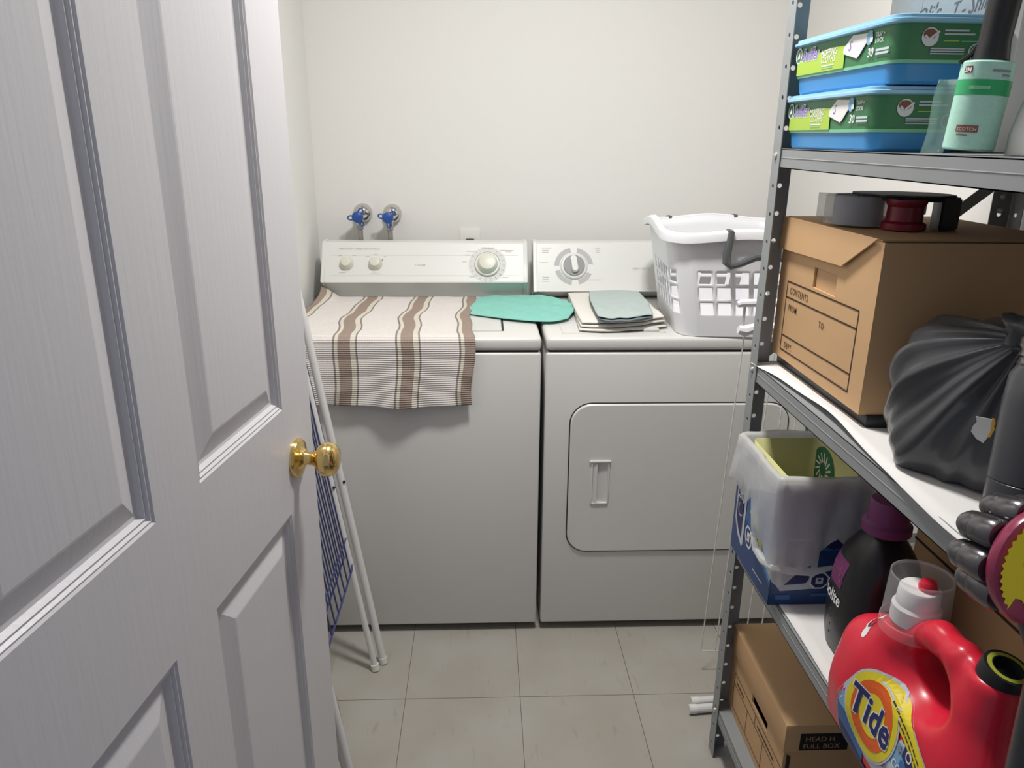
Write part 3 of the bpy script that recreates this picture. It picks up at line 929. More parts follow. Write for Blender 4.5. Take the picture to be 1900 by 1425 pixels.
# ================================================================== LAUNDRY BASKET
t = thing('laundry_basket', 'white plastic laundry basket with dark handles on the dryer', 'basket', (.69, 2.13, .915))
BC = Vector((.692, 2.150)); BR = math.radians(-4)
def bring(h, off=0.):
    """rounded rectangle at height fraction h"""
    hx_ = .155+.047*h**.9; hy_ = .200+.010*h
    pts = rrect(0, 0, hx_+off, hy_+off, .050+.022*h, 12)
    # resample by arc length
    P = [Vector(p) for p in pts]; P.append(P[0])
    Ls = [0]
    for a, c in zip(P, P[1:]): Ls.append(Ls[-1]+(c-a).length)
    return P, Ls
BZ0, BZ1 = .9155, 1.197
NC = 30
def bpoint(f, h, off=0.):
    P, Ls = bring(h, off)
    s = (f % 1.)*Ls[-1]
    k = max(i for i in range(len(Ls)) if Ls[i] <= s+1e-9)
    k = min(k, len(P)-2)
    p = P[k]+(P[k+1]-P[k])*((s-Ls[k])/max(Ls[k+1]-Ls[k], 1e-9))
    x = p.x*math.cos(BR)-p.y*math.sin(BR); y = p.x*math.sin(BR)+p.y*math.cos(BR)
    ang = math.atan2(p.y/.22, p.x/.2)
    dip = -.014*(math.cos(4*ang)*-.5+.5)*max(0, (h-.7)/.3)
    end = .012*max(0, abs(math.cos(ang)))**6*max(0, (h-.7)/.3)
    return Vector((BC.x+x, BC.y+y, BZ0+(BZ1-BZ0)*h+dip+end))
hs = [0, .04, .12, .20, .215, .325, .345, .36, .47, .49, .505, .615, .64, .72, .80, .90, 1.0]
holes = {(.215, .325), (.36, .47), (.505, .615)}
b = B()
fr = []
for c in range(NC):
    for q in (0, .13, .17, .83, .87): fr.append((c+q)/NC)
rows_ = [[b.bm.verts.new(bpoint(f, h)) for f in fr] for h in hs]
n = len(fr)
for j in range(len(hs)-1):
    for i in range(n):
        c, q = divmod(i, 5)
        # hole cells are the wide piece (q==2) plus corners
        if (hs[j], hs[j+1]) in holes and q in (1, 2, 3) and c not in (1, 9, 16, 24):
            continue
        b.bm.faces.new((rows_[j][i], rows_[j][(i+1) % n], rows_[j+1][(i+1) % n], rows_[j+1][i]))
b.bm.faces.new(rows_[0][::-1])
o = b.build('basket_body', M_basket, t, angle=50); solid(o, .003, -1)
b = B()
nn = 90
rings = []
for k in range(nn):
    f = k/nn
    p0 = bpoint(f, 1.); p1 = bpoint(f, 1., .020)
    d = (p1-p0); d.z = 0; d = d.normalized()
    prof_ = [(-.002, -.002), (-.002, .003), (.002, .006), (.012, .005), (.019, .001), (.021, -.006), (.021, -.019), (.0185, -.019), (.0185, -.006), (.012, .001)]
    rings.append([p0+d*a+Vector((0, 0, z)) for a, z in prof_])
rings.append(rings[0])
b.loft(rings, cap0=False, cap1=False)
bmesh.ops.remove_doubles(b.bm, verts=b.bm.verts, dist=1e-6)
b.build('rim', M_basket, t)
def near_f(target):
    return min((( (bpoint(k/400, 1., .02)-Vector(target)).length), k/400) for k in range(400))[1]
def basket_handle(xs, ysign):
    fs = [near_f((x, BC.y+ysign*.25, 1.19)) for x in xs]
    pa, pc = bpoint(fs[0], 1., .027), bpoint(fs[1], 1., .027)
    ex = (pc-pa).normalized(); Lh = (pc-pa).length
    pts = []
    for s, z in ((0, .004), (-.002, -.02), (-.007, -.050), (-.006, -.074), (.006, -.083), (.030, -.076), (.065, -.057), (Lh/2, -.050)):
        pts.append((s, z))
    pts = pts+[(Lh-s, z) for s, z in pts[-2::-1]]
    b = B(); b.tube([pa+ex*s+Vector((0, 0, z)) for s, z in pts], [.008, .0085, .0105, .011, .0105, .009, .0105, .011, .0105, .009, .0105, .011, .0105, .0085, .008], 10)
    hd = b.build('carry_handle', M_handle, t)
    for p in (pa, pc):
        inn = (Vector((BC.x, BC.y, p.z))-p); inn.z = 0; inn = inn.normalized()
        B().box((p.x-.006, min(p.y, p.y+inn.y*.032), p.z-.006), (p.x+.006, max(p.y, p.y+inn.y*.032), p.z+.007), .002).build('handle_clip', M_handle, hd)
basket_handle((.628, .83), -1)
basket_handle((.585, .78), 1)

# ================================================================== WALL FITTINGS
def valve(x, z, label, turn):
    t = thing('water_valve', label, 'valve', (x, YB, z), 'pair of washer supply valves')
    w = YB-.0005
    B().lathe([(.0320, 0), (.0318, .008), (.0295, .018), (.0245, .027), (.017, .033), (.008, .036), (0, .0365)], (x, w, z), (0, -1, 0), 28).build('escutcheon', M_chrome, t)
    b = B(); b.cyl((x-.004, w-.028, z-.004), (x-.004, w-.066, z-.004), .011, seg=14); b.lathe([(.013, 0), (.013, -.016), (.010, -.02), (.010, -.032)], (x-.004, w-.052, z-.008), (0, 0, 1), 12)
    b.build('valve_body', M_brass if False else M_chrome, t)
    hx_, hy_, hz_ = x-.008, w-.074, z-.008
    b = B()
    b.lathe([(.0185, 0), (.0195, .004), (.0180, .012), (.012, .016), (0, .017)], (hx_, hy_+.008, hz_), (0, -1, 0), 12)
    for a in (turn, turn+115, turn+235):
        ca, sa = math.cos(math.radians(a)), math.sin(math.radians(a))
        pts = [(hx_+ca*(.012+.010*(1-math.cos(q)))-sa*.007*math.sin(q), hy_, hz_+sa*(.012+.010*(1-math.cos(q)))+ca*.007*math.sin(q)) for q in [2*math.pi*k/14 for k in range(15)]]
        b.tube(pts, .0026, 6)
    b.build('valve_handle', M_blue_h, t)
    b = B(); b.lathe([(.0125, -.036), (.0125, -.050), (.009, -.051)], (x-.004, w-.052, z), (0, 0, 1), 6); b.build('hose_nut', M_hose, t, smooth=False)
    b = B(); b.tube([(x-.004, w-.052, z-.045), (x-.003, w-.052, z-.12), (x, w-.048, z-.26), (x+.01, w-.036, z-.5)], .0085, 12); b.build('supply_hose', M_hose, t)
valve(-.409, 1.172, 'left chrome water valve with blue handle above the washer', 185)
valve(-.309, 1.170, 'right chrome water valve with blue handle above the washer', 165)

t = thing('wall_outlet', 'white wall outlet with a black plug above the washer', 'outlet', (-.0445, YB, 1.062))
B().box((-.0795, YB-.006, 1.004), (-.0095, YB-.0002, 1.119), .002).build('cover_plate', M_outlet, t)
B().box((-.0615, YB-.0085, 1.022), (-.0275, YB-.0055, 1.050), .002).build('socket', M_outlet, t)
b = B(); b.box((-.0590, YB-.036, 1.060), (-.0300, YB-.0062, 1.087), .004); b.tube([(-.0445, YB-.030, 1.063), (-.0445, YB-.034, 1.03), (-.04, YB-.03, .92), (-.03, YB-.025, .7)], .0045, 8)
b.build('plug', M_black, t)

# ================================================================== LEFT DRYING RACK
t = thing('drying_rack', 'folded drying rack with blue wires leaning against the washer behind the door', 'drying rack', (-.33, 1.56, 0))
fA = Vector((-.288, 1.812, .006)); top = Vector((-.470, 1.905, 1.06))
dA = (top-fA).normalized()
wdir = Vector((0, -1, 0))
def rail(name, a, c, r, m=M_tube): return B().tube([a, c], r, 12).build(name, m, t)
rail('leg', fA, top, .0105)
rail('leg', fA+wdir*.475, top+wdir*.475, .0105)
fB = Vector((-.306, 1.783, .006)); dB = Vector((-.484, 1.872, 1.02))
rail('leg', fB, dB, .0085)
rail('leg', fB+wdir*.42, dB+wdir*.42, .0085)
for p in (fA, fA+wdir*.475, fB, fB+wdir*.42):
    B().cyl(p-dA*.004, p+dA*.014, .0118, seg=12).build('foot_cap', M_outlet, t)
off = Vector((-.014, 0, 0))
w0 = fA+dA*.315+off; w1 = fA+dA*1.04+off
for k in range(11):
    d_ = wdir*(.022+.044*k)
    ins = .02 if k in (0, 10) else 0
    B().tube([w0+d_+dA*ins, w1+d_-dA*ins], .0022, 6).build('wire', M_wireblue, t)
b = B(); b.tube([w0+wdir*.022+dA*.06, w0+wdir*.030+dA*.012, w0+wdir*.045, w0+wdir*.44, w0+wdir*.455+dA*.012, w0+wdir*.462+dA*.06], .0028, 8); b.build('end_wire', M_wireblue, t)
b = B(); b.tube([w0+wdir*.022+dA*.085, w0+wdir*.462+dA*.085], .0024, 6); b.build('cross_wire', M_wireblue, t)
b = B(); b.tube([w1+wdir*.022, w1+wdir*.462], .0028, 8); b.build('end_wire', M_wireblue, t)
off2 = Vector((-.030, -.004, 0))
for k in range(10):
    d_ = wdir*(.035+.044*k)
    B().tube([w0+d_+off2-off+dA*.03, w1+d_+off2-off], .0020, 6).build('wire', M_wireblue, t)
b = B(); b.tube([w0+wdir*.030+off2-off+dA*.03, w0+wdir*.44+off2-off+dA*.03], .0024, 6); b.build('cross_wire', M_wireblue, t)
for p in (fA+dA*.55+Vector((.008, -.006, 0)), fB+(dB-fB)*.53+Vector((.006, -.006, 0))):
    B().lathe([(.004, 0), (.0035, .004), (0, .005)], p, (.4, -.9, .1), 8).build('rivet', M_black, t)

# ================================================================== RIGHT DRYING RACK
t = thing('drying_rack', 'white wire drying rack standing between the dryer and the shelves', 'drying rack', (.75, 1.72, 0))
for k in range(9):
    x = .598+.040*k
    zt_ = .974
    B().tube([(x, 1.750, .070), (x+.031, 1.755, zt_)], .0017, 6).build('wire', M_tube, t)
B().tube([(.598, 1.750, .070), (.94, 1.750, .070)], .0019, 6).build('end_wire', M_tube, t)
B().tube([(.629, 1.755, .974), (.97, 1.755, .974)], .0019, 6).build('end_wire', M_tube, t)
b = B(); b.tube([(.602, 1.748, 1.047), (.612, 1.75, 1.050), (.640, 1.752, 1.050), (.97, 1.755, 1.050)], [.007, .0095, .0095, .009], 10); b.build('hinge_bar', M_basket, t)
b = B(); b.tube([(.612, 1.752, .985), (.628, 1.752, .982), (.655, 1.754, .990), (.97, 1.755, .990)], [.010, .0145, .012, .009], 10); b.build('hinge_bar', M_basket, t)
B().tube([(.622, 1.752, .985), (.622, 1.752, 1.05)], .0035, 8).build('hinge_pin', M_strip, t)
for (x, y, r) in ((.532, 1.592, .0115), (.545, 1.622, .0105)):
    B().tube([(x, y, r+.001), (.96, y+.03, r+.001)], r, 12).build('leg', M_tube, t)
    B().cyl((x-.004, y, r+.001), (x+.016, y+.001, r+.001), r+.001, seg=12).build('foot_cap', M_outlet, t)
for x in (.93, .95):
    B().tube([(x, 1.64, .018), (x, 1.752, .985)], .006, 8).build('side_rail', M_tube, t)

# ================================================================== TOP SHELF ITEMS
ZT = SH['top']+.0008
def wipes_tub(label, x0, y0, z0, w, d, h, rot):
    """tub: near/aisle corner at (x0,y0), w along +y, d along +x"""
    t = thing('cloth_tub', label, 'tub', (x0+d/2, y0+w/2, z0), 'two stacked tubs of mopping cloths')
    c = Vector((x0+d/2, y0+w/2, 0)); cr, sr = math.cos(rot), math.sin(rot)
    def Wp(p): 
        x, y = p[0]*cr-p[1]*sr, p[0]*sr+p[1]*cr
        return (c.x+x, c.y+y, p[2])
    def lp(ins, r, z): return [Wp((x, y, z)) for x, y in rrect(0, 0, d/2-ins, w/2-ins, r, 6)]
    b = B(); b.loft([lp(.010, .020, z0), lp(.006, .022, z0+.004), lp(.003, .022, z0+h*.40), lp(.002, .022, z0+h*.86)]); b.build('tub_base', M_tubblue, t)
    b = B(); b.loft([lp(.0022, .022, z0+h*.315), lp(.0012, .022, z0+h*.86)], False, False); sleeve = b.build('label_sleeve', M_green, t)
    b = B(); b.loft([lp(.0018, .022, z0+h*.295), lp(.0014, .022, z0+h*.345)], False, False); b.build('label_edge', M_mint, t)
    b = B(); b.loft([lp(-.004, .026, z0+h*.855), lp(-.0065, .026, z0+h*.875), lp(-.0065, .026, z0+h*.915), lp(-.003, .025, z0+h*.93), lp(-.003, .025, z0+h*.97), lp(.001, .022, z0+h*.985), lp(.006, .02, z0+h*.985), lp(.008, .02, z0+h*.965)]); b.build('snap_lid', M_lidblue, t)
    R = Vector(Wp((0, -1, 0)))-Vector(Wp((0, 0, 0))); Nn = Vector(Wp((-1, 0, 0)))-Vector(Wp((0, 0, 0)))
    o = Vector(Wp((-d/2+.0006, w/2, z0)))
    p = Print(o, R, (0, 0, 1), Nn)
    k = h/.095; z1 = h*.345; z2 = h*.845
    p.poly(M_lime, [(.018, z1), (w*.57, z1), (w*.565, h*.70), (w*.42, h*.72), (w*.25, h*.66), (.018, h*.60)], .0004)
    p.ell(M_whiteink, w*.065, h*.70, .0125, .013, .0006); p.ell(M_green, w*.065, h*.70, .0095, .0105, .0009); p.poly(M_whiteink, [(w*.05, h*.70-.006), (w*.08, h*.70-.004), (w*.075, h*.70+.008), (w*.06, h*.70)], .0012)
    p.text(M_whiteink, 'Swiffer', w*.105, h*.585, .029*k, bold=.05, shear=.3, lift=.0007, sx=.82)
    p.text(M_purpleink, 'Swiffer', w*.106, h*.588, .0285*k, bold=.010, shear=.3, lift=.0009, sx=.825)
    p.text(M_whiteink, 'MOPPING', w*.325, h*.60, .0150*k, bold=.015, lift=.0008, sx=.90)
    p.text(M_whiteink, 'CLOTHS', w*.33, h*.485, .0150*k, bold=.015, lift=.0008, sx=.92)
    p.rect(M_whiteink, w*.34, h*.425, w*.47, h*.445, .0008)
    p.rect(M_mint, w*.345, h*.385, w*.46, h*.40, .0008)
    p.poly(M_whitecard, [(w*.555, h*.57), (w*.69, h*.455), (w*.80, h*.80), (w*.63, h*.83), (w*.555, h*.66)], .0008)
    p.poly(M_silver, [(w*.69, h*.455), (w*.71, h*.49), (w*.81, h*.82), (w*.80, h*.82)], .0010)
    p.text(M_purpleink, 'S', w*.60, h*.60, .020*k, shear=.3, lift=.0010, bold=.01)
    p.ell(M_skyblue, w*.785, h*.73, .009, .010, .0011); p.rect(M_whiteink, w*.79, h*.66, w*.815, h*.73, .0013)
    p.text(M_whiteink, 'TRAP +', w*.835, h*.72, .0090*k, lift=.0009, sx=.9); p.text(M_whiteink, 'LOCK', w*.835, h*.63, .0090*k, lift=.0009)
    p.text(M_whiteink, '30', w*.78, h*.44, .018*k, bold=.02, lift=.0009, shear=.1)
    for q in range(2): p.rect(M_silver, w*.85, h*(.45+.055*q), w*.955, h*(.485+.055*q), .0008)
    p.build(sleeve)
    R = Vector(Wp((1, 0, 0)))-Vector(Wp((0, 0, 0))); Nn = Vector(Wp((0, -1, 0)))-Vector(Wp((0, 0, 0)))
    p = Print(Vector(Wp((-d/2, -w/2+.0006, z0))), R, (0, 0, 1), Nn)
    p.ell(M_whiteink, d*.32, h*.66, .012, .012, .0006); p.ell(M_brownmark, d*.315, h*.70, .0095, .0065, .0009); p.line(M_whiteink, (d*.27, h*.68), (d*.31, h*.62), .003, .0012); p.line(M_whiteink, (d*.31, h*.62), (d*.40, h*.74), .003, .0012)
    p.rect(M_silver, d*.45, h*.74, d*.68, h*.765, .0006); p.rect(M_silver, d*.45, h*.69, d*.74, h*.715, .0006)
    p.rect(M_lime, d*.45, h*.60, d*.60, h*.615, .0006); p.rect(M_mint, d*.62, h*.60, d*.82, h*.61, .0006)
    for q in range(3): p.rect(M_silver, d*.34, h*(.42+.035*q), d*.66, h*(.438+.035*q), .0006)
    p.ell(M_silver, d*.78, h*.46, .012, .011, .0006, ring=.86)
    p.build(sleeve)
    return t
wipes_tub('lower of two blue and green wipe tubs, standing on the upper shelf', .556, 1.128, ZT, .325, .145, .0910, 0)
wipes_tub('upper of two blue and green wipe tubs, with nothing stacked on it', .558, 1.108, ZT+.0910*.985+.001, .335, .150, .0905, math.radians(1.5))

t = thing('white_carton', 'white carton with handwriting behind the wipe tubs', 'box', (.86, 1.30, ZT))
wct = B().box((.728, 1.10, ZT), (1.02, 1.468, ZT+.335), .003).build('carton', M_whitecard, t)
B().box((.7272, 1.36, ZT), (.7285, 1.40, ZT+.335)).build('tape_strip', M_paper, t, smooth=False)
p = Print((.728, 1.468, ZT), (0, -1, 0), (0, 0, 1), (-1, 0, 0))
p.text(M_pencil, "Oli's", .090, .195, .040, shear=.4, lift=.0008, rot=.03, name='handwriting'); p.text(M_pencil, 'T - Shirts', .195, .193, .036, shear=.4, lift=.0008, rot=.06, sx=.85, name='handwriting')
p.build(wct)

# lint roller
t = thing('lint_roller', 'mint green lint roller with black handle beside the wipe tubs', 'lint roller', (.60, .945, ZT))
a0 = Vector((.594, .952, ZT+.003)); axr = Vector((.007, -.002, .118)).normalized(); RL = .0285
b = B(); b.lathe([(RL-.002, 0), (RL, .002), (RL, .098), (RL-.002, .1)], a0+axr*.002, axr, 32); cover = b.build('roll_cover', M_rollgreen, t)
b = B(); b.lathe([(RL+.0004, .064), (RL+.0004, .081)], a0, axr, 32, False, False); b.build('green_band', M_rollband, cover)
b = B(); b.lathe([(RL*.55, .098), (RL*.72, .104), (RL*.6, .125), (.0175, .15), (.018, .24), (.019, .26), (.012, .268)], a0, axr, 20); b.build('grip', M_black, t)
b = B(); b.tube([a0+axr*.102+Vector((-.030, .01, 0)), a0+axr*.106+Vector((-.02, .008, .004)), a0+axr*.13+Vector((-.010, .004, .0)), a0+axr*.17+Vector((-.006, 0, 0))], .003, 6); b.build('yoke', M_black, t)
viewn = Vector((-.55, -.83, 0)).normalized()
e1 = viewn.cross(axr).normalized()*1
if e1.x < 0: e1 = -e1
def rollmap(x, y, lift):
    a = x/RL
    d = (viewn*math.cos(a)+e1*math.sin(a))
    d = (d-axr*d.dot(axr)).normalized()
    return a0+axr*y+d*(RL+lift)
p = Print(a0, e1, axr, viewn, rollmap)
gridpoly(p, M_darkred, -.0255, .0880, -.0150, .0955, .0004); p.text(M_whitecard, '3M', -.0245, .0890, .0070, bold=.03, lift=.0010)
gridpoly(p, M_pencil, .006, .0895, .028, .092, .0006, 4); gridpoly(p, M_pencil, .018, .085, .028, .087, .0006, 4)
gridpoly(p, M_mint, -.014, .070, .008, .074, .0010, 4)
gridpoly(p, M_brownmark, -.018, .022, .006, .030, .0006); p.text(M_whitecard, 'SCOTCH', -.0165, .0238, .0052, lift=.0012)
gridpoly(p, M_brownmark, -.016, .018, -.004, .0195, .0006, 4)
p.build(cover)
# clear wrapper leaning beside it
t = thing('plastic_sleeve', 'clear plastic sleeve propped between tubs and lint roller', 'packaging', (.575, 1.04, ZT))
b = B()
b.grid(lambda u, v: (.560+.022*u+.010*v+.002*math.sin(v*6), .995-.012*u+.008*math.sin(u*3), ZT+.0005+.088*v), 6, 8)
o = b.build('sleeve_film', thin_plastic('clear_sleeve_film', (.42, .55, .52), .62, .15, .2), t, angle=180); solid(o, .0008, 1)

# white pouch at the right
t = thing('white_pouch', 'white printed pouch standing at the right of the upper shelf', 'pouch', (.70, .90, ZT))
pc = Vector((.690, .900, ZT))
rings = []
for k in range(13):
    h_ = k/12; z = pc.z+.30*h_
    r = .066*(1-.25*h_**2)*(1 if k else .96); sx = 1-.25*h_
    cxo = .075*h_**1.6
    rings.append([(pc.x+cxo+r*1.15*sx*math.cos(a)*(1+.02*math.sin(3*a+h_*4)), pc.y-.02*h_+r*.9*math.sin(a)*(1+.03*math.sin(5*a)), z) for a in [2*math.pi*i/28 for i in range(28)]])
b = B(); b.loft(rings); pbody = b.build('pouch_body', M_whitebottle, t)
def pouchmap(x, y, lift):
    h_ = y/.30; r = .066*(1-.25*h_**2); sx = 1-.25*h_; cxo = .075*h_**1.6
    a = math.radians(215)+x/.066
    return Vector((pc.x+cxo+(r*1.15*sx*(1+.02*math.sin(3*a+h_*4))+lift)*math.cos(a), pc.y-.02*h_+(r*.9*(1+.03*math.sin(5*a))+lift)*math.sin(a), pc.z+y))
p = Print(pc, (1, 0, 0), (0, 0, 1), (0, -1, 0), pouchmap)
for q in range(5): p.rect(M_handle, -.030+.004*q, .155+.014*q, -.022+.004*q, .164+.014*q, .0015)
for q in range(3): p.rect(M_handle, -.040+.004*q, .150+.016*q, -.036+.004*q, .160+.016*q, .0015)
p.build(pbody)

# ================================================================== MIDDLE SHELF ITEMS
ZM = SH['mid']+.0022
tag(B().box((.600, 1.094, ZM), (.90, 1.474, ZM+.021), .002).build('flat_box', M_black), 'flat black box under the open cardboard box', 'box')
t = thing('storage_box', 'open cardboard storage box printed with CONTENTS form on the middle shelf', 'box', (.745, 1.285, ZM+.022))
bx0, bx1, by0, by1, bz0, bz1 = .588, .905, 1.098, 1.476, ZM+.0218, 1.277
TK = .004
# aisle wall with hand hole
hy0, hy1, hz0, hz1 = 1.232, 1.322, 1.170, 1.206
b = B()
for (ya, yb_, za, zb_) in ((by0, hy0, bz0, bz1), (hy1, by1, bz0, bz1), (hy0, hy1, bz0, hz0), (hy0, hy1, hz1, bz1)):
    b.box((bx0, ya, za), (bx0+TK, yb_, zb_))
fwall = b.build('front_wall', M_card, t, smooth=False)
B().box((bx0+TK+.001, hy0-.012, hz0-.02), (bx0+TK+.005, hy1+.02, hz1+.012)).build('hand_hole_backing', M_card, t, smooth=False)
B().box((bx0+TK, by0, bz0), (bx1, by0+TK, bz1)).build('side_wall', M_card, t, smooth=False)
B().box((bx0+TK, by1-TK, bz0), (bx1, by1, bz1)).build('side_wall', M_card, t, smooth=False)
B().box((bx1-TK, by0+TK, bz0), (bx1, by1-TK, bz1)).build('back_wall', M_card, t, smooth=False)
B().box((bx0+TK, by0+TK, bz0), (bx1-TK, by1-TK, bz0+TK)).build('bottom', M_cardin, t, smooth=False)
B().box((bx0+.002, by0+.012, bz1), (bx1-.01, by1-.002, bz1+.003)).build('top_flap', M_card, t, smooth=False)
# tapering flap folded down over the aisle face
fl = [(by1, bz1+.003), (by0+.012, bz1+.005), (1.208, 1.226), (by1+.001, 1.219)]
b = B(); ang = .02
def flp(y, z, out): return (bx0-.0035-out-(bz1-z)*ang*2, y, z)
b.loft([[flp(y, z, 0) for y, z in fl], [flp(y, z, .003) for y, z in fl]])
b.build('front_flap', M_card, t, smooth=False)
p = Print((bx0, by1, 0), (0, -1, 0), (0, 0, 1), (-1, 0, 0))
Yl, Yr = by1-1.432, by1-1.143
zz = [(1.161, 1.166), (1.131, 1.137), (1.056, 1.062), (1.027, 1.033)]
for za, zb_ in zz: p.line(M_ink, (Yl, za), (Yr, zb_), .0028, .0006)
p.line(M_ink, (Yl, 1.0265), (Yl, 1.1615), .0028, .0006); p.line(M_ink, (Yr, 1.0325), (Yr, 1.1665), .0028, .0006)
p.text(M_ink, 'CONTENTS', Yl+.016, 1.140, .0175, bold=.004, lift=.0007, sx=.80, spacing=1.18)
p.text(M_ink, 'FROM:', Yl+.017, 1.108, .0165, bold=.004, lift=.0007, sx=.80, spacing=1.18)
p.text(M_ink, 'TO:', Yl+.155, 1.107, .0165, bold=.004, lift=.0007, sx=.80, spacing=1.18)
p.text(M_ink, 'DEPT.', Yl+.017, 1.034, .0165, bold=.004, lift=.0007, sx=.80, spacing=1.18)
p.build(fwall)

# tape gun on the box
ZB = bz1+.0032
t = thing('tape_dispenser', 'black and red tape gun with clear tape on the cardboard box', 'tape dispenser', (.70, 1.27, ZB))
rc = Vector((.640, 1.300, ZB+.004))
b = B(); b.lathe([(.052, 0), (.054, .001), (.054, .047), (.052, .048), (.040, .048), (.040, 0)], rc, (0, 0, 1), 40, False, False); b.build('tape_roll', M_tape, t)
b = B(); b.lathe([(.0395, 0), (.0395, .048), (.036, .048), (.036, 0)], rc, (0, 0, 1), 32, False, False); b.build('roll_core', mat('blue_core_print', (.12, .20, .42), .5, var=.5, vscale=120), t)
b = B(); b.grid(lambda u, v: (.588+.074*u-.03*u*0+.020*math.sin(u*1.2), 1.345-.10*u, ZB+.0055+.0475*v), 10, 1)
o = b.build('tape_tail', M_tape, t); solid(o, .0006)
# frame plates
b = B()
pl = [(.640, 1.330), (.665, 1.345), (.725, 1.338), (.765, 1.310), (.778, 1.270), (.768, 1.235), (.73, 1.215), (.690, 1.220), (.655, 1.245), (.635, 1.280)]
b.prism(pl, 'z', ZB+.053, ZB+.056)
b.build('frame_plate', M_black, t, smooth=False)
b = B()
rim_pts = [(x, y, ZB+.050) for x, y in pl]; rim_pts.append(rim_pts[0])
b.tube(rim_pts, .0035, 8); b.build('frame_rim', M_black, t)
b = B(); b.lathe([(.034, .002), (.034, .012), (.028, .016), (.027, .038), (.031, .044), (.031, .050)], (.688, 1.238, ZB), (0, 0, 1), 28); b.build('red_hub', M_darkred, t)
b = B(); b.prism([(.732, 1.210), (.775, 1.228), (.782, 1.272), (.760, 1.280), (.738, 1.248)], 'z', ZB+.0005, ZB+.053); bmesh.ops.bevel(b.bm, geom=list(b.bm.edges), offset=.003, segments=2, affect='EDGES'); b.build('grip', M_black, t)
B().box((.722, 1.250, ZB+.024), (.730, 1.255, ZB+.049), .001).build('white_tab', M_whitecard, t)

# black garbage bag
t = thing('garbage_bag', 'tied dark plastic bag slumped on the middle shelf beside the cardboard box', 'bag', (.72, .95, ZM))
Cb = Vector((.698, .972, 1.058)); K = Vector((.660, .876, 1.172))
axb = (K-Cb).normalized(); hh = axb.cross(Vector((0, 0, 1))).normalized(); gg = axb.cross(hh)
def bagpt(th, ph):
    """ph 0 at knot .. 1 far pole"""
    a = math.pi*ph
    rr = .128*math.sin(a)**.80*(1-.16*math.cos(a)) if 0 < ph < 1 else 0
    along = .035+.098*math.cos(a)+(.05*(1-ph)**6)
    pleat = .018*math.sin(th*9+2.2*math.sin(th*2))+.010*math.sin(th*17+1.3)+.006*math.sin(th*29)
    rr *= 1+pleat*6*(1-ph)**1.4+.06*math.sin(th*3+ph*9)+.025*math.sin(th*5-ph*14)
    p_ = Cb+axb*along+hh*(rr*math.cos(th))+gg*(rr*math.sin(th))
    if p_.z < ZM+.002: p_.z = ZM+.002+.0*(p_.z)
    if p_.y > 1.090: p_.y = 1.090-(p_.y-1.09)*.05
    return p_
rings = []
nth, nph = 120, 44
for j in range(nph+1):
    ph = .02+.975*j/nph
    rings.append([bagpt(2*math.pi*i/nth, ph) for i in range(nth)])
b = B(); b.loft(rings); b.build('bag_body', M_trashbag, t, angle=180)
b = B(); kb = [K+axb*.02]
rings = []
for s, r in ((-.01, .020), (.005, .014), (.012, .010), (.020, .013), (.035, .022), (.05, .030)):
    rings.append([K+axb*s+(hh*math.cos(a)+gg*math.sin(a))*r*(1+.3*math.sin(5*a+s*90)) for a in [2*math.pi*i/30 for i in range(30)]])
b.loft(rings); b.build('knot', M_trashbag, t, angle=180)

# ------------------------------------------------------------------ cordless vacuum
t = thing('cordless_vacuum', 'dark grey cordless vacuum with crimson bin at the right edge of the shelves', 'vacuum', (.56, .68, .0))
# upright motor / battery barrel standing over the shelf edge
v0 = Vector((.580, .700, 1.040)); v1 = Vector((.604, .735, 1.250)); vd = (v1-v0).normalized()
b = B(); b.lathe([(.040, -.004), (.046, 0), (.0475, .020), (.0475, .036), (.0465, .037), (.0475, .038), (.0480, .120), (.0465, .150), (.041, .160)], v0, vd, 40); b.build('barrel', M_dkgrey, t)
b = B(); b.lathe([(.041, .158), (.0425, .162), (.0405, .165), (.0405, .168), (.0425, .170), (.0405, .174), (.0405, .177), (.0425, .180), (.0425, .188), (.036, .193), (.028, .21), (.028, .24)], v0, vd, 36); b.build('ribbed_collar', M_gunmetal, t)
# cyclone head
n_d = Vector((-.14, .97, -.16)).normalized()
dc = Vector((.507, .578, 1.056))
e1 = n_d.cross(Vector((0, 0, 1))).normalized(); e2 = n_d.cross(e1)
b = B(); b.lathe([(.0, -.004), (.050, -.003), (.056, .001), (.057, .006), (.055, .012), (.050, .016)], dc, n_d, 40, False, True); bdisc = b.build('bin_disc', M_magenta, t)
b = B(); b.lathe([(.045, .014), (.040, .04), (.034, .055), (.020, .062)], dc, n_d, 30); b.build('cyclone_core', M_dkgrey, t)
for k in range(9):
    a = 2*math.pi*k/9+.3
    q = dc+(e1*math.cos(a)+e2*math.sin(a))*.045+n_d*.016
    dd_ = (n_d+(e1*math.cos(a)+e2*math.sin(a))*-.08).normalized()
    b = B(); b.lathe([(.0135, 0), (.0155, .004), (.0155, .026), (.0140, .029), (.0145, .032), (.0140, .040), (.010, .048), (0, .051)], q, dd_, 20); b.build('cyclone_cone', M_gunmetal, t)
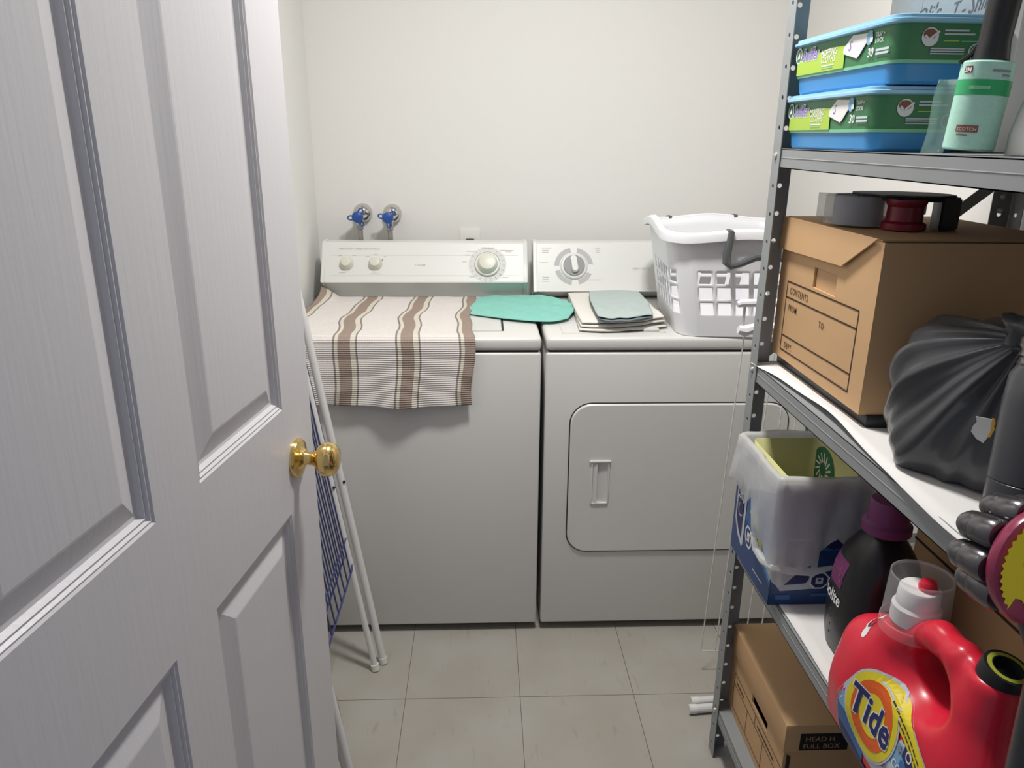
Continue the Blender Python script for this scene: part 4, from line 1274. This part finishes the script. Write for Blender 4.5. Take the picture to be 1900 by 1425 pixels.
# yellow saw-toothed sticker
p = Print(dc, e1 if e1.x > 0 else -e1, Vector((0, 0, 1)), -n_d)
p.U = (p.R.cross(p.N)*-1).normalized()
if p.U.z < 0: p.U = -p.U
pts = []
nt_ = 66
for k in range(nt_):
    a = math.radians(-35+250*k/(nt_-1)); r = .0555 if k % 2 else .0525
    pts.append((r*math.cos(a), r*math.sin(a)))
lo_ = []
for k in range(14):
    x = -.038+k*.0062; lo_.append((x, -.020-.012*math.sin(k*.5)+(.002 if k % 2 else -.002)))
p.poly(M_yellow, pts+lo_, .0050)
p.ell(M_whiteink, -.024, .010, .0085, .0085, .0056); p.line(M_ink, (-.026, .013), (-.022, .011), .0018, .0060)
p.ell(M_dkgrey, 0.0, .004, .008, .009, .0056); p.line(M_dkgrey, (0, .004), (.012, .002), .012, .0057); p.rect(M_dkgrey, -.002, -.018, .006, -.008, .0056)
p.build(bdisc)
b = B(); b.tube([dc+n_d*.03, Vector((.515, .555, .97)), Vector((.516, .543, .62)), Vector((.516, .540, .10))], .020, 16); b.build('wand', M_dkgrey, t)
B().box((.43, .46, .004), (.540, .62, .075), .02, 3).build('floor_head', M_dkgrey, t)
b = B(); b.tube([v0+vd*.01, dc+n_d*.05+Vector((.02, -.01, .02)), dc+n_d*.03], .022, 14); b.build('bridge', M_dkgrey, t)
# torn tag
t = thing('paper_tag', 'torn white paper tag with orange edge on the dark bag', 'tag', (.632, .835, 1.075))
tp = Print((.6080, .8420, 1.087), Vector((.78, -.62, 0)), (0, 0, 1), (-.62, -.78, 0))
b = B(); sh = [(-.009, .014), (.009, .014), (.010, -.004), (.004, -.018), (-.004, -.014), (-.011, -.006), (-.010, .001), (-.007, .007)]
b.loft([[tp.P(x, y, .0) for x, y in sh], [tp.P(x, y, .0008) for x, y in sh]]); b.build('tag_card', M_tag, t, smooth=False)
sh = [(.008, .016), (.011, .015), (.0125, .009), (.0115, .006), (.013, .002), (.0115, -.002), (.0105, -.008), (.007, -.010), (.009, -.002)]
b = B(); b.loft([[tp.P(x, y, .001) for x, y in sh], [tp.P(x, y, .0016) for x, y in sh]]); b.build('orange_edge', M_orangeedge, t, smooth=False)

# ================================================================== LOWER SHELF ITEMS
ZL = SH['low']+.0022
# navy carton used as a bin
cx0, cx1, cy0, cy1, cz1 = .533, .700, 1.213, 1.4375, .832
t = thing('detergent_carton', 'blue detergent carton reused as a bin on the lower shelf', 'box', ((cx0+cx1)/2, (cy0+cy1)/2, ZL))
b = B(); tk = .003
b.box((cx0, cy0, ZL), (cx0+tk, cy1, cz1)); b.box((cx1-tk, cy0, ZL), (cx1, cy1, cz1)); b.box((cx0+tk, cy0, ZL), (cx1-tk, cy0+tk, cz1)); b.box((cx0+tk, cy1-tk, ZL), (cx1-tk, cy1, cz1)); b.box((cx0+tk, cy0+tk, ZL), (cx1-tk, cy1-tk, ZL+tk))
cbx = b.build('carton', M_cartonblue, t, smooth=False)
p = Print((cx0, cy1, ZL), (0, -1, 0), (0, 0, 1), (-1, 0, 0))
W_ = cy1-cy0
p.poly(M_silver, [(.0, .20), (.0, .155), (W_*.25, .150), (W_*.30, .165), (W_*.55, .19), (W_*.9, .22), (W_*.9, .232), (0, .232)], .0004)
p.poly(M_silver, [(.012, .17), (.012, .075), (.035, .045), (.062, .030), (.068, .04), (.068, .17)], .0006)
p.poly(M_navy, [(.020, .155), (.020, .080), (.038, .058), (.056, .046), (.058, .155), (.045, .165), (.03, .165)], .0009)
p.text(M_whiteink, 'Z', .021, .128, .021, shear=.3, bold=.02, rot=-.1, lift=.0013, sx=.85)
for q in range(3): p.line(M_whiteink, (.037+.006*q, .128), (.039+.006*q, .141-.002*q), .003, .0013)
p.ell(M_silver, .040, .105, .013, .015, .0013, ring=.75); p.ell(M_navy, .044, .110, .012, .014, .0015)
p.poly(M_midblue, [(.073, .155), (.073, .03), (W_, .0), (W_, .16), (.16, .19), (.09, .165)], .0006)
p.poly(M_cartonblue, [(.073, .10), (.073, .0), (W_, .0), (W_, .035), (.14, .065), (.10, .09)], .0009)
p.poly(M_skyblue, [(.105, .15), (.13, .11), (.175, .07), (W_-.001, .045), (W_-.001, .075), (.185, .095), (.145, .125), (.125, .155)], .0010)
p.text(M_yellow, '4', .092, .118, .034, bold=.03, lift=.0014); p.text(M_yellow, 'x', .112, .112, .026, bold=.03, lift=.0014)
p.poly(M_yellow, [(.12, .125), (.135, .105), (.165, .075), (.17, .088), (.145, .112), (.132, .135)], .0012)
p.ell(M_whiteink, .097, .072, .019, .025, .0012, 8, rot=.39, ring=.8); p.rect(M_whiteink, .090, .062, .103, .082, .0012); p.rect(M_navy, .094, .067, .099, .074, .0015)
for q in range(3): p.rect(M_silver, .135, .012+.01*q, .19, .015+.01*q, .0012) if q == 1 else None
p.build(cbx)
p = Print((cx0, cy0, ZL), (1, 0, 0), (0, 0, 1), (0, -1, 0))
p.rect(M_midblue, .001, .115, cx1-cx0-.001, .20, .0004)
p.poly(M_silver, [(.010, .12), (.012, .040), (.020, .030), (.075, .034), (.085, .034), (.085, .14), (.010, .14)], .0006)
p.poly(M_navy, [(.020, .135), (.020, .050), (.026, .043), (.066, .046), (.072, .055), (.072, .135)], .0009)
p.text(M_whiteink, 'Z', .026, .100, .024, shear=.3, bold=.02, rot=.08, lift=.0013, sx=.85)
for q in range(3): p.line(M_whiteink, (.044+.007*q, .101+.001*q), (.047+.007*q, .116-.001*q), .0034, .0013)
p.ell(M_silver, .048, .083, .022, .014, .0012, ring=.8, rot=.2); p.ell(M_navy, .052, .088, .021, .013, .0014, rot=.2)
for q in range(3): p.rect(M_skyblue, .048, .078+.008*q, .072, .081+.008*q, .0016)
p.ell(M_whiteink, .092, .052, .020, .019, .0012, 8, rot=.39, ring=.84); p.ell(M_navy, .092, .052, .0165, .0155, .0013, 8, rot=.39); p.rect(M_silver, .085, .045, .099, .058, .0016); p.rect(M_navy, .089, .051, .095, .055, .0019)
p.ell(M_navy, .112, .150, .030, .033, .0012)
p.text(M_silver, 'CLEANING', .113, .155, .0100, align='c', lift=.0016); p.text(M_silver, 'INGREDIENTS', .113, .143, .0088, align='c', lift=.0016)
p.rect(M_midblue, .012, .012, .040, .022, .0008); p.rect(M_midblue, .08, .018, .11, .024, .0008)
p.build(cbx)

# yellow paper bag inside
t = thing('paper_bag', 'pale yellow paper bag with round green emblem inside the bin carton', 'bag', (.62, 1.325, ZL+.004))
b = B()
b.loft([[(x, y, z) for x, y in rrect(.6165, 1.325, .066-i_, .094-i_, .012, 4)] for z, i_ in ((ZL+.006, .004), (ZL+.10, .002), (.840, .0))], True, False)
o = b.build('bag_walls', M_yellowbag, t); solid(o, .0008, 1)
p = Print((.6822, 1.425, .70), (0, -1, 0), (0, 0, 1), (-1, 0, 0))
p.ell(M_emblem, .052, .090, .048, .046, .0012)
for k in range(14):
    a = 2*math.pi*k/14
    p.line(M_whiteink, (.052+.014*math.cos(a), .090+.014*math.sin(a)), (.052+.034*math.cos(a+.3), .090+.034*math.sin(a+.3)), .0042, .0018)
p.build(t)

# white bag folded over the carton rim
t = thing('bin_liner', 'white translucent plastic bag folded over the rim of the blue carton', 'bag', ((cx0+cx1)/2, (cy0+cy1)/2, cz1))
mx, my = (cx0+cx1)/2, (cy0+cy1)/2
hx_, hy_ = (cx1-cx0)/2, (cy1-cy0)/2
def liner_ring(off, z, wav, seed, rr=.012, n=8):
    base = rrect(mx, my, hx_+off, hy_+off, rr, n)
    # add mid-edge samples
    pts = []
    for k in range(len(base)):
        a = base[k]; c = base[(k+1) % len(base)]
        m_ = 1 if math.dist(a, c) < .01 else 14
        for q in range(m_): pts.append((a[0]+(c[0]-a[0])*q/m_, a[1]+(c[1]-a[1])*q/m_))
    out = []
    N_ = len(pts)
    for k, (x, y) in enumerate(pts):
        th = math.atan2((y-my)/hy_, (x-mx)/hx_)
        d = Vector((x-mx, y-my)).normalized()
        w_ = wav*(.6*math.sin(th*7+seed)+.5*math.sin(th*13+seed*2.3)+.35*math.sin(th*23+seed))
        zz_ = z(th) if callable(z) else z
        px_, py_ = x+d.x*w_, y+d.y*w_
        out.append((px_, min(py_, 1.4405), zz_))
    return out
def hem(th):
    # th: -pi = aisle side, -pi/2 = near side
    near = math.exp(-((th+2.15)/.75)**2)
    aisle = math.exp(-((abs(th)-math.pi)/.9)**2)
    return .745-.090*near-.010*math.sin(th*5)-.012*math.sin(th*11+1)
rings = [liner_ring(-.012, .70, .003, .4), liner_ring(-.009, .78, .002, .8), liner_ring(-.006, lambda th: cz1+.010+.002*math.sin(th*5), .002, 1.2),
         liner_ring(.0015, lambda th: cz1+.017+.002*math.sin(th*5), .002, 1.2), liner_ring(.008, lambda th: cz1+.010+.002*math.sin(th*5), .002, 1.2),
         liner_ring(.010, lambda th: cz1-.012, .004, 1.5), liner_ring(.013, lambda th: .6*cz1+.4*hem(th), .0055, 1.9), liner_ring(.014, lambda th: .3*cz1+.7*hem(th), .007, 2.4),
         liner_ring(.015, lambda th: .1*cz1+.9*hem(th), .008, 2.8), liner_ring(.014, hem, .008, 3.0)]
for r in rings:  # keep clear of the carton outside walls
    for k, (x, y, z) in enumerate(r): pass
b = B(); b.loft(rings, False, False); b.build('bag_film', M_bagfilm, t, angle=180)
b = B(); b.tube([(.523, 1.30, .69), (.521, 1.27, .672), (.523, 1.235, .668), (.530, 1.204, .672), (.56, 1.199, .668), (.60, 1.198, .664), (.64, 1.200, .672)], [.004, .007, .008, .008, .008, .007, .004], 8)
b.build('twisted_handle', M_bagfilm, t)

# black bottle with purple cap
t = thing('black_bottle', 'black laundry bottle with purple cap behind the red jug', 'bottle', (.65, 1.075, ZL))
wc = Vector((.652, 1.075, ZL))
rings = []
for h_, a, c_ in ((0, .050, .062), (.006, .058, .070), (.03, .062, .075), (.09, .064, .076), (.15, .060, .070), (.19, .050, .058), (.215, .036, .042), (.228, .026, .028), (.245, .025, .026)):
    rings.append([(wc.x+a*math.copysign(abs(math.cos(q))**.75, math.cos(q)), wc.y+c_*math.copysign(abs(math.sin(q))**.75, math.sin(q)), wc.z+h_) for q in [2*math.pi*i/40 for i in range(40)]])
b = B(); b.loft(rings); wbody = b.build('bottle_body', M_bottleblack, t)
b = B(); b.lathe([(.033, .232), (.038, .234), (.038, .247), (.034, .250), (.032, .252), (.0295, .285), (.028, .288), (.0, .289)], wc, (0, 0, 1), 36); b.build('cap', M_purple, t)
b = B(); b.tube([(wc.x+.01, wc.y-.058, wc.z+.10), (wc.x+.012, wc.y-.082, wc.z+.12), (wc.x+.012, wc.y-.080, wc.z+.17), (wc.x+.008, wc.y-.050, wc.z+.20)], .010, 12); b.build('grip', M_bottleblack, t)
dg = bpy.context.evaluated_depsgraph_get()
def conform_map(obj, R, N, o, back=.25):
    bv = BVHTree.FromPolygons([v.co[:] for v in obj.data.vertices], [list(p_.vertices) for p_ in obj.data.polygons])
    R = Vector(R).normalized(); N = Vector(N).normalized(); o = Vector(o); U_ = Vector((0, 0, 1))
    def f(x, y, lift):
        q = o+R*x+U_*y
        hit = bv.ray_cast(q+N*back, -N)
        if hit[0] is None: return q+N*lift
        return hit[0]+N*lift
    return f
wn = Vector((-.90, .43, 0)); wr = Vector((-.43, -.90, 0))
o = Vector((wc.x, wc.y, ZL))-wr*.055
p = Print(o, wr, (0, 0, 1), wn, conform_map(wbody, wr, wn, o))
gridpoly(p, M_purple, .02, .125, .085, .175, .0006)
gridpoly(p, M_midblue, .004, .07, .020, .12, .0006)
for q in range(4): p.rect(M_brownmark, .035+.004*q, .165-.010*q, .07+.004*q, .169-.010*q, .0012)
p.text(M_whiteink, 'Woolite', .012, .095, .030, bold=.02, lift=.0012, sx=.8)
for q in range(4): p.rect(M_silver, .016, .075-.015*q, .07, .079-.015*q, .0010)
p.build(wbody)

# red detergent jug (built as one blown body with a grip hole)
t = thing('detergent_jug', 'large red detergent jug with clear cap on the lower shelf', 'jug', (.562, .81, ZL))
jx = .566
JY = -.018
def jug(X, Y, Z):
    Y = Y-JY
    z = Z-ZL
    X0 = X
    X = jx+(X-jx)/(1-.36*np.clip((z-.08)/.14, 0, 1))
    # silhouette in y-z; +y = cap side; the face leans in towards the top
    body = sd_rbox(X, Y, Z, (jx, .805, ZL+.095), (.058, .158, .095), .046)
    shoulder = sd_seg(X0, Y, Z, (jx, .885, ZL+.10), (jx, .855, ZL+.20), .060, .040)
    shoulder = np.maximum(shoulder, z-.236)
    d = smin(body, shoulder, .035)
    back = sd_seg(X0, Y, Z, (jx, .700, ZL+.10), (jx+.008, .702, ZL+.250), .050, .032)
    back = np.maximum(back, z-.268)
    d = smin(d, back, .03)
    arch = sd_seg(X0, Y, Z, (jx, .835, ZL+.224), (jx, .795, ZL+.248), .021, .020)
    arch2 = sd_seg(X0, Y, Z, (jx, .795, ZL+.248), (jx, .748, ZL+.252), .020, .020)
    arch3 = sd_seg(X0, Y, Z, (jx, .748, ZL+.252), (jx, .714, ZL+.215), .020, .024)
    d = smin(d, smin(arch, smin(arch2, arch3, .012), .012), .014)
    hole = (np.sqrt(((Y-.776-(z-.20)*.20)/.040)**2+((z-.202)/.027)**2)-1)*.027
    d = smax(d, -hole, .012)
    dish = (np.sqrt(((X-(jx-.070))/.060)**2+((Y-.772)/.060)**2+((z-.196)/.038)**2)-1)*.040
    d = smax(d, -dish, .010)
    return np.maximum(d, -(z-.0005))*.75
jb = sdf_object('jug_body', jug, (jx-.075, .612, ZL-.004), (jx+.080, .967, ZL+.315), .0036, M_red, t, relax=2)
cc = Vector((jx, .853+JY, ZL+.232))
b = B(); b.lathe([(.030, .002), (.030, .024), (.0265, .028), (.0250, .050), (.0235, .052), (.0, .052)], cc, (0, 0, 1), 32); spt = b.build('spout', M_whitecard, t)
b = B(); b.lathe([(.011, .050), (.012, .058), (.009, .064), (0, .065)], cc+Vector((.006, -.006, 0)), (0, 0, 1), 16); b.build('spout_tip', M_red, spt)
b = B(); b.lathe([(.0420, -.012), (.0420, .002), (.0405, .003), (.0380, .070), (.0365, .070), (.0365, .066)], cc, (0, 0, 1), 40, False, False); b.build('clear_cap', M_clear, t)
vc = Vector((jx+.010, .700+JY, ZL+.268)); va = Vector((.10, -.22, .97)).normalized()
b = B(); b.lathe([(.0255, -.012), (.0265, .010), (.025, .015), (.015, .015), (.0135, .006), (0, .006)], vc, va, 32); vcp = b.build('vent_cap', M_black, t)
b = B(); b.lathe([(.0215, .0152), (.0165, .0154)], vc, va, 32, False, False); b.build('cap_ring', M_blackgreen, vcp)
# label conformed to the aisle face
o = Vector((jx, .965+JY, ZL))
p = Print(o, (0, -1, 0), (0, 0, 1), (-1, 0, 0), conform_map(jb, (0, -1, 0), (-1, 0, 0), o))
LX0, LX1, LZ0, LZ1 = .078, .300, .010, .172
def lab_top(x):
    s = (x-LX0)/(LX1-LX0)
    if s < .28: return LZ1-.075*(1-s/.28)**2
    return LZ1-.045*((s-.28)/.72)**1.5
def strip(m, x0, x1, f0, f1, lift, n=16):
    for i in range(n):
        xa, xb = x0+(x1-x0)*i/n, x0+(x1-x0)*(i+1)/n
        for j in range(4):
            za0, za1 = f0(xa)+(f1(xa)-f0(xa))*j/4, f0(xa)+(f1(xa)-f0(xa))*(j+1)/4
            zb0, zb1 = f0(xb)+(f1(xb)-f0(xb))*j/4, f0(xb)+(f1(xb)-f0(xb))*(j+1)/4
            p.poly(m, [(xa, za0), (xb, zb0), (xb, zb1), (xa, za1)], lift)
strip(M_silver, LX0, LX1, lambda x: LZ0, lab_top, .0006, 26)
strip(M_skyblue, LX0+.002, LX0+.06, lambda x: LZ0, lambda x: min(lab_top(x)-.010, .105), .0009)
strip(M_midblue, LX0+.003, LX0+.07, lambda x: LZ0, lambda x: .085-.3*(x-LX0), .0012)
strip(M_navy, LX0+.006, .20, lambda x: LZ0, lambda x: .055-.25*(x-LX0), .0015)
strip(M_skyblue, .195, LX1-.002, lambda x: LZ0, lambda x: min(lab_top(x)-.002, .125), .0009)
strip(M_midblue, .22, LX1-.002, lambda x: LZ0, lambda x: min(lab_top(x)-.003, .112), .0012)
low = lambda x: lab_top(x)-.027+.006*((x-.15)/.15)
strip(M_yellow, .150, LX1-.003, low, lambda x: lab_top(x)-.001, .0015, 20)
strip(M_navy, .220, LX1-.003, lambda x: low(x)-.016, lambda x: low(x)-.001, .0015, 12)
for q in range(9):
    xa = .172+.0105*q; za = lab_top(xa)-.0115
    p.line(M_ink, (xa, za), (xa+.0085, lab_top(xa+.0085)-.0115), .0022, .0020)
    if 1 < q < 8: p.line(M_ink, (xa, za-.0065), (xa+.0085, lab_top(xa+.0085)-.018), .0022, .0020)
gx, gy = .150, .114
p.ell(M_silver, gx, gy, .056, .060, .0018, rings=5)
p.ell(M_yellow, gx, gy, .053, .057, .0021, rings=5)
p.ell(M_orange, gx, gy, .042, .046, .0024, rings=5)
p.ell(M_yellow, gx, gy, .026, .029, .0027, rings=4)
p.text(M_whiteink, 'Tide', gx, gy-.018, .056, bold=.055, lift=.0030, align='c', sx=.86)
p.text(M_navy, 'Tide', gx, gy-.0175, .0555, bold=.028, lift=.0033, align='c', sx=.86)
p.text(M_pencil, '+', .207, .112, .022, bold=.02, lift=.0020)
p.text(M_whiteink, 'COLDWATER', .207, .092, .0165, bold=.01, lift=.0020, sx=.80)
p.text(M_whiteink, 'CLEAN', .222, .067, .0165, bold=.01, lift=.0020, sx=.9)
p.ell(M_whiteink, .234, .126, .007, .007, .0020, ring=.7)
p.ell(M_whiteink, .064, .198, .010, .010, .0008); p.ell(M_whiteink, .071, .187, .0075, .0075, .0007); p.ell(M_dkgrey, .064, .198, .0072, .0072, .0012, ring=.7)
p.build(jb)

# tall brown carton at the back
t = thing('brown_carton', 'plain brown carton at the back of the lower shelf', 'box', (.88, .93, ZL))
B().box((.775, .62, ZL), (1.01, 1.185, ZL+.320), .003).build('carton', M_card, t)
B().box((.7745, .62, ZL+.155), (.7752, 1.185, ZL+.160)).build('flap_seam', M_ink, t, smooth=False)

# ================================================================== BOTTOM SHELF
ZBt = SH['bottom']+.001
t = thing('lidded_box', 'lidded cardboard storage box on the bottom shelf', 'box', (.74, 1.30, ZBt))
q0, q1, qy0, qy1 = .580, .905, 1.160, 1.472
b = B()
sy0, sy1, sz0, sz1 = 1.245, 1.335, ZBt+.118, ZBt+.140
for (ya, yb_, za, zb_) in ((qy0, sy0, ZBt, ZBt+.205), (sy1, qy1, ZBt, ZBt+.205), (sy0, sy1, ZBt, sz0), (sy0, sy1, sz1, ZBt+.205)): b.box((q0, ya, za), (q0+.004, yb_, zb_))
b.box((q0+.004, qy0, ZBt), (q1, qy0+.004, ZBt+.205)); b.box((q0+.004, qy1-.004, ZBt), (q1, qy1, ZBt+.205)); b.box((q1-.004, qy0+.004, ZBt), (q1, qy1-.004, ZBt+.205)); b.box((q0+.004, qy0+.004, ZBt), (q1-.004, qy1-.004, ZBt+.004))
b.build('box_walls', M_card, t, smooth=False)
b = B(); b.box((q0-.005, qy0-.006, ZBt+.155), (q1+.004, qy1+.003, ZBt+.218), .002); b.build('lid', M_card, t)
p = Print((q0, qy1, ZBt), (0, -1, 0), (0, 0, 1), (-1, 0, 0))
for z in (.108, .080, .018): p.line(M_ink, (.03, z), (.31, z), .0016, .0006)
for x in (.03, .12, .215, .31): p.line(M_ink, (x, .018), (x, .080), .0016, .0006)
for x in (.03, .165, .31): p.line(M_ink, (x, .08), (x, .108), .0016, .0006)
for x in (.045, .18, .225): p.rect(M_ink, x, .090, x+.05, .094, .0007)
p.build(t)
p = Print((q0, qy0-.006, ZBt), (1, 0, 0), (0, 0, 1), (0, -1, 0))
p.build(t)
p = Print((q0-.005, qy0-.006, ZBt+.155), (1, 0, 0), (0, 0, 1), (0, -1, 0))
p.rect(M_inkblack, .030, .004, .125, .044, .0006)
p.text(M_cardin, 'HEAD H', .040, .026, .016, bold=.01, lift=.0011); p.text(M_cardin, 'FULL BOX', .037, .009, .016, bold=.01, lift=.0011)
p.build(t)
p = Print((q0, qy0, ZBt), (1, 0, 0), (0, 0, 1), (0, -1, 0))
p.poly(M_ink, [(.006, .01), (.014, .01), (.014, .14), (.006, .145)], .0006)
p.build(t)
